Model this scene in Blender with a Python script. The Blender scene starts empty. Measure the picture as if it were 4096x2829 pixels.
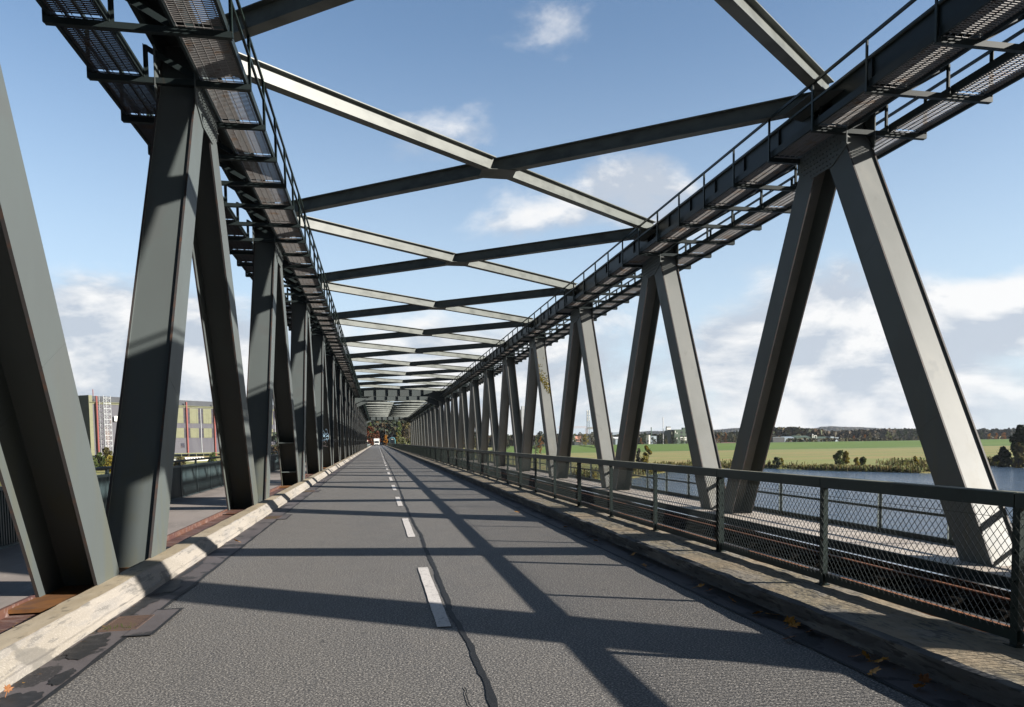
import bpy, math, random
from mathutils import Vector, Matrix
random.seed(7)
S=bpy.context.scene
COL=S.collection
PI=math.pi
# ---------------------------------------------------------------- camera model
F=3058.4; CX=2119.1; CY=1949.3; HC=1.55
yaw,pit,rol=[math.radians(a) for a in (11.2056,-3.523,-0.7383)]
fw=Vector((math.sin(yaw)*math.cos(pit),math.cos(yaw)*math.cos(pit),math.sin(pit)))
rt=Vector((math.cos(yaw),-math.sin(yaw),0)); up=rt.cross(fw)
r2=rt*math.cos(rol)+up*math.sin(rol); u2=-rt*math.sin(rol)+up*math.cos(rol)
def ray(x,y): return r2*((x-CX)/F)-u2*((y-CY)/F)+fw
def at(x,y,Y):
    d=ray(x,y); t=Y/d.y
    return Vector((0,0,HC))+d*t
cam=bpy.data.cameras.new('camera'); co=bpy.data.objects.new('camera',cam); COL.objects.link(co)
M=Matrix((r2,u2,-fw)).transposed().to_4x4(); M.translation=Vector((0,0,HC)); co.matrix_world=M
cam.sensor_width=36; cam.lens=F/4096*36; cam.shift_x=(2048-CX)/4096; cam.shift_y=(CY-1414.5)/4096
cam.clip_start=.05; cam.clip_end=30000; S.camera=co
# ---------------------------------------------------------------- materials
def ramp(nt,src,lo,hi,c0=(0,0,0,1),c1=(1,1,1,1)):
    n=nt.nodes.new('ShaderNodeMapRange'); n.inputs[1].default_value=lo; n.inputs[2].default_value=hi; n.interpolation_type='SMOOTHSTEP'
    nt.links.new(src,n.inputs[0]); return n.outputs[0]
def mixc(nt,f,a,b,bt='MIX'):
    n=nt.nodes.new('ShaderNodeMix'); n.data_type='RGBA'; n.blend_type=bt
    for i,v in ((0,f),(6,a),(7,b)):
        if hasattr(v,'is_linked') or hasattr(v,'links'): nt.links.new(v,n.inputs[i])
        elif i==0: n.inputs[0].default_value=v
        else: n.inputs[i].default_value=(*v[:3],1)
    return n.outputs[2]
def noise(nt,scale,vscale=(1,1,1),detail=4,rough=.55,kind='noise',coord=None,feature='F1'):
    if coord is None:
        g=nt.nodes.new('ShaderNodeNewGeometry'); coord=g.outputs['Position']
    mp=nt.nodes.new('ShaderNodeMapping'); mp.inputs['Scale'].default_value=vscale; nt.links.new(coord,mp.inputs[0])
    if kind=='noise':
        n=nt.nodes.new('ShaderNodeTexNoise'); n.inputs['Scale'].default_value=scale; n.inputs['Detail'].default_value=detail; n.inputs['Roughness'].default_value=rough
        nt.links.new(mp.outputs[0],n.inputs['Vector']); return n.outputs[0]
    n=nt.nodes.new('ShaderNodeTexVoronoi'); n.inputs['Scale'].default_value=scale; n.feature=feature
    nt.links.new(mp.outputs[0],n.inputs['Vector']); return n.outputs['Distance'] if kind=='vd' else n.outputs['Color']
MATS={}
def mat(name,base,rough=.6,metal=0,layers=(),bump=None,roughvar=None,island=None,spec=None,trans=0):
    """layers: (scale,(vx,vy,vz),lo,hi,colour,detail)"""
    m=bpy.data.materials.new(name); m.use_nodes=True; nt=m.node_tree; b=nt.nodes['Principled BSDF']
    b.inputs['Roughness'].default_value=rough; b.inputs['Metallic'].default_value=metal
    if spec is not None: b.inputs['Specular IOR Level'].default_value=spec
    c=None
    if island:
        g=nt.nodes.new('ShaderNodeNewGeometry'); cr=nt.nodes.new('ShaderNodeValToRGB')
        els=cr.color_ramp.elements
        while len(els)<len(island): els.new(.5)
        for i,col in enumerate(island): els[i].position=i/(len(island)-1); els[i].color=(*col,1)
        nt.links.new(g.outputs['Random Per Island'],cr.inputs[0]); c=cr.outputs[0]
    cur=c if c is not None else base
    for L in layers:
        sc,vs,lo,hi,col=L[:5]; det=L[5] if len(L)>5 else 4
        kind=L[6] if len(L)>6 else 'noise'
        f=ramp(nt,noise(nt,sc,vs,det,kind=kind),lo,hi)
        if len(L)>7:
            mm=nt.nodes.new('ShaderNodeMath'); mm.operation='MULTIPLY'; mm.inputs[1].default_value=L[7]; nt.links.new(f,mm.inputs[0]); f=mm.outputs[0]
        cur=mixc(nt,f,cur,col)
    if isinstance(cur,tuple): b.inputs['Base Color'].default_value=(*cur,1)
    else: nt.links.new(cur,b.inputs['Base Color'])
    if bump:
        sc,vs,st,dist=bump[:4]
        n=noise(nt,sc,vs,bump[4] if len(bump)>4 else 5,kind=bump[5] if len(bump)>5 else 'noise')
        bn=nt.nodes.new('ShaderNodeBump'); bn.inputs['Strength'].default_value=st; bn.inputs['Distance'].default_value=dist
        nt.links.new(n,bn.inputs['Height']); nt.links.new(bn.outputs[0],b.inputs['Normal'])
    if roughvar:
        sc,vs,lo,hi=roughvar; n=nt.nodes.new('ShaderNodeMapRange'); n.inputs[3].default_value=lo; n.inputs[4].default_value=hi
        nt.links.new(noise(nt,sc,vs),n.inputs[0]); nt.links.new(n.outputs[0],b.inputs['Roughness'])
    if trans:
        b.inputs['Transmission Weight'].default_value=0
        tr=nt.nodes.new('ShaderNodeBsdfTranslucent'); mx=nt.nodes.new('ShaderNodeMixShader'); mx.inputs[0].default_value=trans
        if isinstance(cur,tuple): tr.inputs[0].default_value=(*cur,1)
        else: nt.links.new(cur,tr.inputs[0])
        nt.links.new(b.outputs[0],mx.inputs[1]); nt.links.new(tr.outputs[0],mx.inputs[2])
        nt.links.new(mx.outputs[0],nt.nodes['Material Output'].inputs[0])
    MATS[name]=m; return m
U=(1,1,1)
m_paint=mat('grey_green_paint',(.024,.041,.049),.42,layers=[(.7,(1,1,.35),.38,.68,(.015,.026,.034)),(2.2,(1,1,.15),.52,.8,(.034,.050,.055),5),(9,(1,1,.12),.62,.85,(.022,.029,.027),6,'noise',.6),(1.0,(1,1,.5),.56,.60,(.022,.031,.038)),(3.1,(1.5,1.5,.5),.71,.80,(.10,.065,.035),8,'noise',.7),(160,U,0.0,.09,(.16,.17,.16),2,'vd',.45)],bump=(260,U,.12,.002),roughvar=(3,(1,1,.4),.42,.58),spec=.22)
m_paint_r=mat('sunlit_paint_pale',(.165,.172,.166),.5,layers=[(.8,(1,1,.35),.38,.68,(.13,.138,.132)),(2.0,(1,1,.12),.52,.8,(.20,.20,.185),5),(7,(1,1,.10),.60,.82,(.09,.092,.084),6,'noise',.6),(1.1,(1,1,.6),.66,.70,(.14,.148,.146)),(3.6,(1.5,1.5,.5),.72,.80,(.20,.11,.05),8,'noise',.8)],bump=(240,U,.14,.002),roughvar=(3,(1,1,.4),.50,.62),spec=.8)  # paler copy of the grey green paint, sunlight put into its colour
m_fedge=mat('flange_edge_rust',(.036,.032,.032),.6,layers=[(7,U,.5,.7,(.07,.038,.026),5)])
m_brace=mat('bracing_paint',(.125,.135,.125),.42,layers=[(1.5,(1,1,2),.4,.7,(.075,.083,.076)),(6,(.4,.4,3),.6,.8,(.12,.13,.10),6,'noise',.6)],bump=(60,U,.1,.002),spec=.35)
def grime(m,col,z0,z1,amt):
    nt=m.node_tree; b=nt.nodes['Principled BSDF']; src=b.inputs['Base Color'].links[0].from_socket
    g=nt.nodes.new('ShaderNodeNewGeometry'); sp=nt.nodes.new('ShaderNodeSeparateXYZ'); nt.links.new(g.outputs['Position'],sp.inputs[0])
    mr=nt.nodes.new('ShaderNodeMapRange'); mr.inputs[1].default_value=z0; mr.inputs[2].default_value=z1; mr.inputs[3].default_value=amt; mr.inputs[4].default_value=0; nt.links.new(sp.outputs[2],mr.inputs[0])
    f=ramp(nt,noise(nt,1.6,(2.2,2.2,.35),6),.42,.66); mm=nt.nodes.new('ShaderNodeMath'); mm.operation='MULTIPLY'; nt.links.new(f,mm.inputs[0]); nt.links.new(mr.outputs[0],mm.inputs[1])
    nt.links.new(mixc(nt,mm.outputs[0],src,col),b.inputs['Base Color'])
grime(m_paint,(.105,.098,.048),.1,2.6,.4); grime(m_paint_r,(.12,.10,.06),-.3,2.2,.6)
m_dark=mat('dark_steel_paint',(.017,.024,.025),.5,layers=[(2,U,.4,.7,(.012,.018,.018)),(8,(1,1,.3),.62,.8,(.06,.035,.02),6,'noise',.5)],bump=(90,U,.12,.002),spec=.2)
m_edge=mat('fence_green_paint',(.014,.024,.021),.45,layers=[(5,U,.45,.75,(.009,.016,.014)),(24,U,.62,.75,(.06,.075,.06),5,'noise',.6),(11,U,.68,.76,(.12,.06,.03),7,'noise',.6)],bump=(70,U,.2,.002),spec=.25)
m_pale=mat('sunlit_bleached_rail_top',(.26,.25,.18),.6,layers=[(3,(1,.3,1),.45,.7,(.12,.13,.10),6)])  # weathered strip, with the sunlit top edge painted into its pale colour
m_post=mat('railing_grey_paint',(.13,.155,.15),.5,layers=[(5,U,.45,.75,(.09,.11,.11)),(20,U,.66,.78,(.16,.09,.05),5,'noise',.5)])
m_wire=mat('wire_mesh_steel',(.014,.02,.018),.4,metal=.3)
m_picket=mat('picket_paint',(.04,.062,.068),.5,layers=[(1.2,(1,1,.5),.45,.7,(.065,.09,.095)),(14,U,.66,.8,(.13,.08,.05),5,'noise',.4)])
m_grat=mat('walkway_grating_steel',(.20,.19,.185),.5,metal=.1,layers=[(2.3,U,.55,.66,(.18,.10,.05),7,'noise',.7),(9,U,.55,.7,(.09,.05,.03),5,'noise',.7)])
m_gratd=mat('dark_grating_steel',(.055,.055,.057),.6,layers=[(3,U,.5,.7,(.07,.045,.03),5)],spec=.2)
m_deckg=mat('deck_grating_steel',(.60,.53,.46),.6,metal=.0,layers=[(1.6,U,.45,.65,(.45,.39,.34)),(30,(1,.4,1),.5,.62,(.16,.14,.13),2,'noise',.7),(6,U,.62,.75,(.16,.07,.03),6,'noise',.6)],bump=(60,(1,.4,1),.3,.003,2))
m_asph=mat('asphalt',(.125,.118,.110),.72,layers=[(.35,(1.6,.35,1),.35,.68,(.100,.097,.095)),(.22,(3.2,.12,1),.45,.65,(.150,.138,.124),4,'noise',.6),(2.4,(1,.4,1),.42,.72,(.135,.126,.115),6),(62,U,.50,.58,(.36,.335,.305),2,'noise',.9),(70,(1,1.3,1),.48,.58,(.030,.029,.031),2,'noise',.85),(1.2,(1.5,.25,1),.62,.78,(.075,.073,.074),6,'noise',.6),(5,U,.68,.72,(.04,.038,.038),5,'noise',.6)],bump=(90,U,.9,.006,3),roughvar=(2,U,.58,.78),spec=.5)
m_gutter=mat('gutter_asphalt',(.105,.092,.094),.7,layers=[(1.1,(1,.6,1),.42,.62,(.078,.068,.070),6),(2.3,(1,.8,1),.55,.585,(.028,.026,.027),5),(70,U,.55,.75,(.16,.145,.145),2,'noise',.5)],bump=(60,U,.3,.003))
m_tar=mat('tar_joint',(.010,.011,.013),.7,layers=[(20,U,.5,.8,(.02,.02,.022))],bump=(40,U,.4,.004))
m_wet=mat('damp_stain_asphalt',(.016,.016,.017),.6,layers=[(8,U,.45,.7,(.035,.033,.034))],bump=(60,U,.3,.003))
m_kerbt=mat('kerb_top_concrete',(.31,.25,.165),.9,layers=[(2.2,(1,.5,1),.4,.7,(.37,.31,.225),6),(14,(1,.4,1),.55,.68,(.14,.12,.085),7,'noise',.7)],bump=(30,(1,.4,1),.5,.004))
m_kerb=mat('rough_concrete_kerb',(.30,.27,.235),.9,layers=[(1.1,(1,.3,1),.42,.65,(.235,.21,.175),5),(3.4,(1,.30,3.5),.50,.60,(.22,.205,.19),9,'noise',.7),(10,(1,.25,3.2),.56,.64,(.12,.113,.104),9,'noise',.65),(60,U,.5,.65,(.36,.33,.29),5,'noise',.5),(2.2,(1,.5,1.4),.60,.645,(.13,.12,.105),9,'noise',.75)],bump=(16,(1,.3,2.4),.6,.009,9))
m_kerbf=mat('shaded_kerb_face',(.085,.088,.092),.9,layers=[(3,(1,.4,2.5),.48,.60,(.19,.185,.175),9,'noise',.8),(12,(1,.4,2),.55,.62,(.03,.03,.032),8,'noise',.8)],bump=(14,(1,.4,2),.7,.012,8))  # road face of the right kerb, its shade put into the dark colour
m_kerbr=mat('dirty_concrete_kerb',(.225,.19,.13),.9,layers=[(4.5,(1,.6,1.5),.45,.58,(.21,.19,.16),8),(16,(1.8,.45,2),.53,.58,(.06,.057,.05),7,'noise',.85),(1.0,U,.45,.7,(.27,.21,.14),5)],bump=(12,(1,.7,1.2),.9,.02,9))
m_pave=mat('walkway_concrete',(.26,.225,.205),.8,layers=[(1.1,(1,.4,1),.4,.7,(.19,.165,.15),7),(12,(1,.3,1),.55,.75,(.32,.28,.255),5,'noise',.6)],bump=(30,U,.4,.004))
m_rust=mat('rusted_plate',(.105,.045,.028),.75,layers=[(3,(1,.4,1),.4,.65,(.075,.032,.028),7),(9,(.4,2.2,1),.52,.66,(.24,.18,.165),7,'noise',.7),(40,U,.6,.7,(.05,.02,.015),4,'noise',.6)],bump=(50,(1,2,1),.6,.006,4))
m_rusto=mat('orange_rust_plate',(.17,.07,.016),.75,layers=[(5,U,.4,.7,(.10,.042,.014),6)],bump=(60,U,.3,.003))
m_mark=mat('road_marking_white',(.62,.585,.56),.65,layers=[(22,U,.54,.64,(.34,.32,.31),7,'noise',.8),(90,U,.6,.66,(.2,.19,.18),2,'noise',.7),(3,U,.5,.8,(.5,.47,.45))],bump=(40,U,.5,.004))
m_railr=mat('rail_rust',(.20,.075,.028),.6,layers=[(6,(1,.2,1),.45,.7,(.10,.04,.02),6)])
m_railo=mat('orange_rail_rust',(.34,.13,.04),.6,layers=[(6,(1,.2,1),.45,.7,(.20,.08,.03),6)])
m_rails=mat('rail_polished_steel',(.55,.56,.58),.22,metal=1)
m_trough=mat('track_trough_steel',(.016,.012,.010),.8,layers=[(2,U,.45,.7,(.028,.017,.012),6)],bump=(20,U,.4,.01),spec=.08)
m_water=mat('river_water',(.055,.095,.155),.15,layers=[(.02,(1,2,1),.4,.7,(.04,.07,.12))],spec=.5)
nt=m_water.node_tree; b=nt.nodes['Principled BSDF']
n1=noise(nt,1.5,(.5,1.1,1),8,.62); n2=noise(nt,.25,(.6,1.5,1),4)
ad=nt.nodes.new('ShaderNodeMath'); ad.operation='MULTIPLY_ADD'; ad.inputs[1].default_value=2.2; nt.links.new(n2,ad.inputs[0]); nt.links.new(n1,ad.inputs[2])
bn=nt.nodes.new('ShaderNodeBump'); bn.inputs['Strength'].default_value=1; bn.inputs['Distance'].default_value=.55; nt.links.new(ad.outputs[0],bn.inputs['Height']); nt.links.new(bn.outputs[0],b.inputs['Normal'])
m_dike=mat('dike_grass',(.085,.145,.028),.9,layers=[(.05,(.3,3,1),.4,.7,(.11,.165,.04),5)])
m_field=mat('meadow_grass',(.235,.235,.07),.9,layers=[(.012,(1,3,1),.42,.58,(.30,.235,.085),4),(.03,(.5,3,1),.45,.7,(.19,.225,.055),6),(.7,(1,1,1),.5,.75,(.12,.15,.035),6,'noise',.6),(.10,(.4,2.5,1),.62,.7,(.045,.07,.018),7,'noise',.8)],bump=(1.2,U,.6,.4))
m_white=mat('white_paint',(.78,.78,.76),.35,layers=[(2,U,.5,.8,(.68,.68,.66))])
m_glass=mat('dark_glass',(.012,.016,.022),.08)
m_rubber=mat('tyre_rubber',(.02,.02,.02),.8)
m_black=mat('black_plastic',(.02,.02,.022),.5)
m_lamp=mat('headlight_glass',(.75,.75,.72),.15)
m_red=mat('red_lens',(.5,.02,.02),.3)
m_teal=mat('teal_train_paint',(.07,.20,.22),.3)
m_navy=mat('dark_train_paint',(.03,.04,.055),.3)
m_bark=mat('bark',(.075,.060,.045),.9,layers=[(6,(1,1,.3),.4,.7,(.04,.032,.026),6)])
# ---------------------------------------------------------------- mesh builder
class MB:
    def __init__(s): s.v=[];s.f=[];s.m=[];s.mi=0
    def add(s,vs,fs):
        o=len(s.v); s.v+= [tuple(v) for v in vs]; s.f+=[tuple(i+o for i in f) for f in fs]; s.m+=[s.mi]*len(fs)
    def box(s,x0,x1,y0,y1,z0,z1):
        s.add([(x0,y0,z0),(x1,y0,z0),(x1,y1,z0),(x0,y1,z0),(x0,y0,z1),(x1,y0,z1),(x1,y1,z1),(x0,y1,z1)],[(0,3,2,1),(4,5,6,7),(0,1,5,4),(1,2,6,5),(2,3,7,6),(3,0,4,7)])
    def frame(s,a,b,ref=(0,0,1)):
        a=Vector(a);b=Vector(b);d=(b-a).normalized();r=Vector(ref)
        if abs(d.dot(r))>.99: r=Vector((1,0,0))
        e=d.cross(r).normalized(); g=e.cross(d).normalized(); return a,b,e,g
    def bar(s,a,b,w,h,ref=(0,0,1),oe=0,og=0):
        """rectangular bar; w along side axis, h along up axis, offset"""
        a,b,e,g=s.frame(a,b,ref); vs=[]
        for p in (a,b):
            for (i,j) in ((-1,-1),(1,-1),(1,1),(-1,1)): vs.append(p+e*(i*w/2+oe)+g*(j*h/2+og))
        s.add(vs,[(0,1,2,3),(7,6,5,4),(0,4,5,1),(1,5,6,2),(2,6,7,3),(3,7,4,0)])
    def tube(s,a,b,r,n=8,r2_=None,cap=True):
        a,b,e,g=s.frame(a,b); r2_=r if r2_ is None else r2_; vs=[]
        for p,q in ((a,r),(b,r2_)):
            for i in range(n): t=2*PI*i/n; vs.append(p+e*math.cos(t)*q+g*math.sin(t)*q)
        fs=[(i,i+n,(i+1)%n+n,(i+1)%n) for i in range(n)]
        if cap: fs+=[tuple(range(n)),tuple(range(2*n-1,n-1,-1))]
        s.add(vs,fs)
    def quad(s,a,b,c,d): s.add([a,b,c,d],[(0,1,2,3)])
    def poly(s,pts,ext):
        """extrude closed polygon by vector"""
        n=len(pts); e=Vector(ext); vs=[Vector(p) for p in pts]; vs+= [p+e for p in vs]
        s.add(vs,[tuple(range(n))[::-1],tuple(range(n,2*n))]+[(i,(i+1)%n,(i+1)%n+n,i+n) for i in range(n)])
    def build(s,name,mats,parent=None,loc=None,smooth=False):
        me=bpy.data.meshes.new(name); me.from_pydata(s.v,[],s.f)
        if not isinstance(mats,(list,tuple)): mats=[mats]
        for m in mats: me.materials.append(m)
        if len(mats)>1: me.polygons.foreach_set('material_index',s.m)
        if smooth: me.polygons.foreach_set('use_smooth',[True]*len(s.f))
        me.update()
        o=bpy.data.objects.new(name,me); COL.objects.link(o)
        if parent: o.parent=parent
        if loc: o.location=loc
        return o
def fixn(o):
    import bmesh
    bm=bmesh.new(); bm.from_mesh(o.data); bmesh.ops.recalc_face_normals(bm,faces=bm.faces); bm.to_mesh(o.data); bm.free(); return o
def tag(o,label=None,cat=None,group=None,kind=None):
    if label: o['label']=label
    if cat: o['category']=cat
    if group: o['group']=group
    if kind: o['kind']=kind
    return o
def thing(name,label,cat,loc=(0,0,0),group=None,rz=0):
    o=bpy.data.objects.new(name,None); COL.objects.link(o); o.location=loc; o.rotation_euler=(0,0,rz); o.empty_display_size=.3
    return tag(o,label,cat,group)
def dup(o,parent=None,loc=None):
    c=o.copy(); COL.objects.link(c)
    if parent: c.parent=parent
    if loc is not None: c.location=loc
    return c
# ---------------------------------------------------------------- world and sun
SUN=Vector((1,-.5,.46)).normalized()
el=math.asin(SUN.z); az=math.atan2(SUN.x,SUN.y)
w=bpy.data.worlds.new('World'); S.world=w; w.use_nodes=True; nt=w.node_tree; bg=nt.nodes['Background']
sky=nt.nodes.new('ShaderNodeTexSky'); sky.sky_type='NISHITA'; sky.sun_disc=False; sky.sun_elevation=el; sky.sun_rotation=az; sky.air_density=1.0; sky.dust_density=.6; sky.ozone_density=1.6
hsv=nt.nodes.new('ShaderNodeHueSaturation'); hsv.inputs['Saturation'].default_value=1.08; hsv.inputs['Value'].default_value=1.0; nt.links.new(sky.outputs[0],hsv.inputs['Color'])
tc=nt.nodes.new('ShaderNodeTexCoord'); D=tc.outputs['Generated']
sp=nt.nodes.new('ShaderNodeSeparateXYZ'); nt.links.new(D,sp.inputs[0])
def mth(op,a,b=None,c=None):
    n=nt.nodes.new('ShaderNodeMath'); n.operation=op
    for i,v in enumerate((a,b,c)):
        if v is None: continue
        if isinstance(v,(int,float)): n.inputs[i].default_value=v
        else: nt.links.new(v,n.inputs[i])
    return n.outputs[0]
zc=mth('MAXIMUM',sp.outputs[2],0.0); den=mth('ADD',zc,.14)
cmb=nt.nodes.new('ShaderNodeCombineXYZ'); nt.links.new(mth('DIVIDE',sp.outputs[0],den),cmb.inputs[0]); nt.links.new(mth('DIVIDE',sp.outputs[1],den),cmb.inputs[1])
def wn(scale,loc,det=8,rough=.58,dist=0,vs=(1,1,1)):
    mp=nt.nodes.new('ShaderNodeMapping'); mp.inputs['Location'].default_value=loc; mp.inputs['Scale'].default_value=vs; nt.links.new(D,mp.inputs[0])
    n=nt.nodes.new('ShaderNodeTexNoise'); n.inputs['Scale'].default_value=scale; n.inputs['Detail'].default_value=det; n.inputs['Roughness'].default_value=rough; n.inputs['Distortion'].default_value=dist
    nt.links.new(mp.outputs[0],n.inputs['Vector']); return n.outputs[0]
def blob(x,y,rad,amp,asp=1.0):
    d=ray(x,y).normalized(); dp=nt.nodes.new('ShaderNodeVectorMath'); dp.operation='SUBTRACT'; nt.links.new(D,dp.inputs[0]); dp.inputs[1].default_value=d
    mu=nt.nodes.new('ShaderNodeVectorMath'); mu.operation='MULTIPLY'; nt.links.new(dp.outputs[0],mu.inputs[0]); mu.inputs[1].default_value=(1,1,asp)
    ln=nt.nodes.new('ShaderNodeVectorMath'); ln.operation='LENGTH'; nt.links.new(mu.outputs[0],ln.inputs[0])
    mr=nt.nodes.new('ShaderNodeMapRange'); mr.interpolation_type='SMOOTHSTEP'; mr.inputs[1].default_value=0; mr.inputs[2].default_value=rad; mr.inputs[3].default_value=amp; mr.inputs[4].default_value=0
    nt.links.new(ln.outputs['Value'],mr.inputs[0]); return mr.outputs[0]
acc=None
for a in [(2620,790,.14,.40,1.5),(2100,870,.14,.30,1.6),(1580,600,.15,.25,2),(1930,500,.13,.27,2),(2170,120,.14,.24,1.6),(1700,60,.16,.20,2),(2420,720,.12,.22,1.5),
          (3330,1330,.19,.42,1.3),(3500,1530,.28,.26,1.6),(2950,1400,.12,.18,2),(4080,1240,.13,.42,2.2),(2900,900,.16,.14,1.8),(420,1400,.20,.38,1.5),(800,1450,.2,.30,1.6),
          (2250,1500,.25,.18,1.5),(1900,1400,.22,.14,2),(200,400,.12,.08,2),(1300,1250,.2,.12,2)]:
    bq=blob(*a); acc=bq if acc is None else mth('ADD',acc,bq)
low=nt.nodes.new('ShaderNodeMapRange'); low.inputs[1].default_value=0.0; low.inputs[2].default_value=.34; low.inputs[3].default_value=.20; low.inputs[4].default_value=-.10; low.interpolation_type='SMOOTHSTEP'; nt.links.new(zc,low.inputs[0])
nz=wn(4.2,(3.1,1.7,.4),9,.58,.3,(1,1,2.1)); fine=wn(13,(1,5,0),7,.62,.2,(1,1,1.9))
dens=mth('ADD',mth('ADD',mth('ADD',mth('MULTIPLY',nz,.8),mth('MULTIPLY',fine,.28)),acc),low.outputs[0])
cl=nt.nodes.new('ShaderNodeMapRange'); cl.interpolation_type='SMOOTHSTEP'; cl.inputs[1].default_value=.66; cl.inputs[2].default_value=.92; nt.links.new(dens,cl.inputs[0])
# cloud colour: lit white to bluish grey bases
shade=wn(4.2,(3.1,1.7,.47),8,.58,.3,(1,1,2.1))
sr=nt.nodes.new('ShaderNodeMapRange'); sr.inputs[1].default_value=-.05; sr.inputs[2].default_value=.07; nt.links.new(mth('SUBTRACT',nz,shade),sr.inputs[0])
CW=5.75
cc=mixc(nt,sr.outputs[0],(.55*CW,.61*CW,.70*CW),(1.0*CW,.99*CW,.98*CW))
# pale veil towards the horizon
veil=nt.nodes.new('ShaderNodeMapRange'); veil.interpolation_type='SMOOTHSTEP'; veil.inputs[1].default_value=0.0; veil.inputs[2].default_value=.50; veil.inputs[3].default_value=.74; veil.inputs[4].default_value=.02; nt.links.new(zc,veil.inputs[0])
fr=nt.nodes.new('ShaderNodeMapRange'); fr.interpolation_type='SMOOTHSTEP'; fr.inputs[1].default_value=-.35; fr.inputs[2].default_value=.25; fr.inputs[3].default_value=.22; fr.inputs[4].default_value=1; nt.links.new(sp.outputs[1],fr.inputs[0])  # clouds and veil thinned behind the camera to lower the fill
skyc=mixc(nt,mth('MULTIPLY',veil.outputs[0],fr.outputs[0]),hsv.outputs[0],(.70*CW,.84*CW,.99*CW))
fin=mixc(nt,mth('MULTIPLY',mth('MULTIPLY',cl.outputs[0],.92),fr.outputs[0]),skyc,cc)
bk=nt.nodes.new('ShaderNodeMapRange'); bk.interpolation_type='SMOOTHSTEP'; bk.inputs[1].default_value=-.1; bk.inputs[2].default_value=.64; bk.inputs[3].default_value=.22; bk.inputs[4].default_value=1; nt.links.new(mth('ADD',mth('MULTIPLY',sp.outputs[1],.98),mth('MULTIPLY',sp.outputs[0],.2)),bk.inputs[0])  # sky dimmed beside and behind the view, added to cut fill light
zk=nt.nodes.new('ShaderNodeMapRange'); zk.interpolation_type='SMOOTHSTEP'; zk.inputs[1].default_value=.60; zk.inputs[2].default_value=.88; zk.inputs[3].default_value=1; zk.inputs[4].default_value=.45; nt.links.new(sp.outputs[2],zk.inputs[0])  # zenith above the frame dimmed too, for less fill
fin=mixc(nt,mth('MULTIPLY',bk.outputs[0],zk.outputs[0]),(0,0,0),fin)
nt.links.new(fin,bg.inputs[0]); bg.inputs[1].default_value=.082
sl=bpy.data.lights.new('sun','SUN'); sl.energy=5.0; sl.angle=math.radians(.5); sl.color=(1,.945,.86)
so=bpy.data.objects.new('sun',sl); COL.objects.link(so); so.rotation_euler=SUN.to_track_quat('Z','Y').to_euler()
S.view_settings.view_transform='Standard'; S.view_settings.look='None'; S.view_settings.exposure=1.1
# ---------------------------------------------------------------- constants
P=9.70; TOP0=14.18; BOT0=9.33; ZT=8.0; ZB=-1.6
XLi,XLo=-2.72,-3.29; XRi,XRo=8.83,9.40
XLc=-3.07; XRc=9.32
Y0=-11.0
# ================================================================ STRUCTURE: road deck
def lin(a,b,n): return [a+(b-a)*i/n for i in range(n+1)]
def ylist(y0,y1):
    ys=[];y=y0
    while y<y1:
        ys.append(y); y+= .12 if y<16 else (.35 if y<40 else (2 if y<120 else 8))
    ys.append(y1); return ys
def sweep(prof,ys,jit=None,closed=False):
    m=MB(); n=len(prof)
    for y in ys:
        for i,(x,z) in enumerate(prof):
            dx,dz=(jit(i,y) if jit else (0,0)); m.v.append((x+dx,y,z+dz))
    for j in range(len(ys)-1):
        for i in range(n-1):
            a=j*n+i; m.f.append((a,a+n,a+n+1,a+1)); m.m.append(0)
    return m
def kmat(o,ntop,n):
    for i,pl_ in enumerate(o.data.polygons): pl_.material_index=1 if (i%n) in ntop else 0
    return o
def sheet(name,x0,x1,z,mt,y0=Y0,y1=430,kind='structure'):
    m=MB(); ys=ylist(y0,y1)
    for a,b in zip(ys[::12],ys[12::12]+[ys[-1]]):
        if b>a: m.quad((x0,a,z),(x1,a,z),(x1,b,z),(x0,b,z))
    return tag(m.build(name,mt),kind=kind)
sheet('road',-2.6,3.6,0,m_asph)
sheet('gutter',-2.5,-2.03,.004,m_gutter)
sheet('gutter',3.08,3.6,.004,m_gutter)
def hsh(*a):
    v=math.sin(sum(x*k for x,k in zip(a,(12.9898,78.233,37.719))))*43758.5453; return v-math.floor(v)
def vn(y,s):
    i=math.floor(y); f=y-i; f=f*f*(3-2*f); return hsh(i,s)*(1-f)+hsh(i+1,s)*f-.5
pl=[(-2.365,-.02),(-2.372,.055),(-2.388,.062),(-2.44,.118),(-2.503,.181),(-2.514,.187),(-2.56,.187),(-2.65,.186),(-2.74,.184),(-2.755,.17),(-2.76,-.1)]
tag(kmat(sweep(pl,ylist(Y0,430),lambda i,y:((vn(y*3,1)*.012+vn(y*9,i//3)*.008),(vn(y*4,9)*.006+vn(y*21,i+40)*.003) if i not in(0,) else 0)).build('kerb',[m_kerb,m_kerbt]),(5,6,7,8),len(pl)-1),kind='structure')
pr=[(3.41,-.02),(3.395,.05),(3.37,.10),(3.345,.15),(3.33,.18),(3.37,.20),(3.5,.203),(3.65,.204),(3.8,.204),(3.95,.204),(4.04,.204),(4.06,.19),(4.07,-.8)]
tag(kmat(sweep(pr[::-1],ylist(Y0,430),lambda i,y:((vn(y*4,i//2)*.022+vn(y*15,i)*.009) if i>2 else vn(y*6,i)*.02,(vn(y*6,i+5)*.012) if i<11 else 0)).build('kerb',[m_kerbr,m_kerbf]),(7,8,9,10,11),len(pr)-1),kind='structure')
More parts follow.
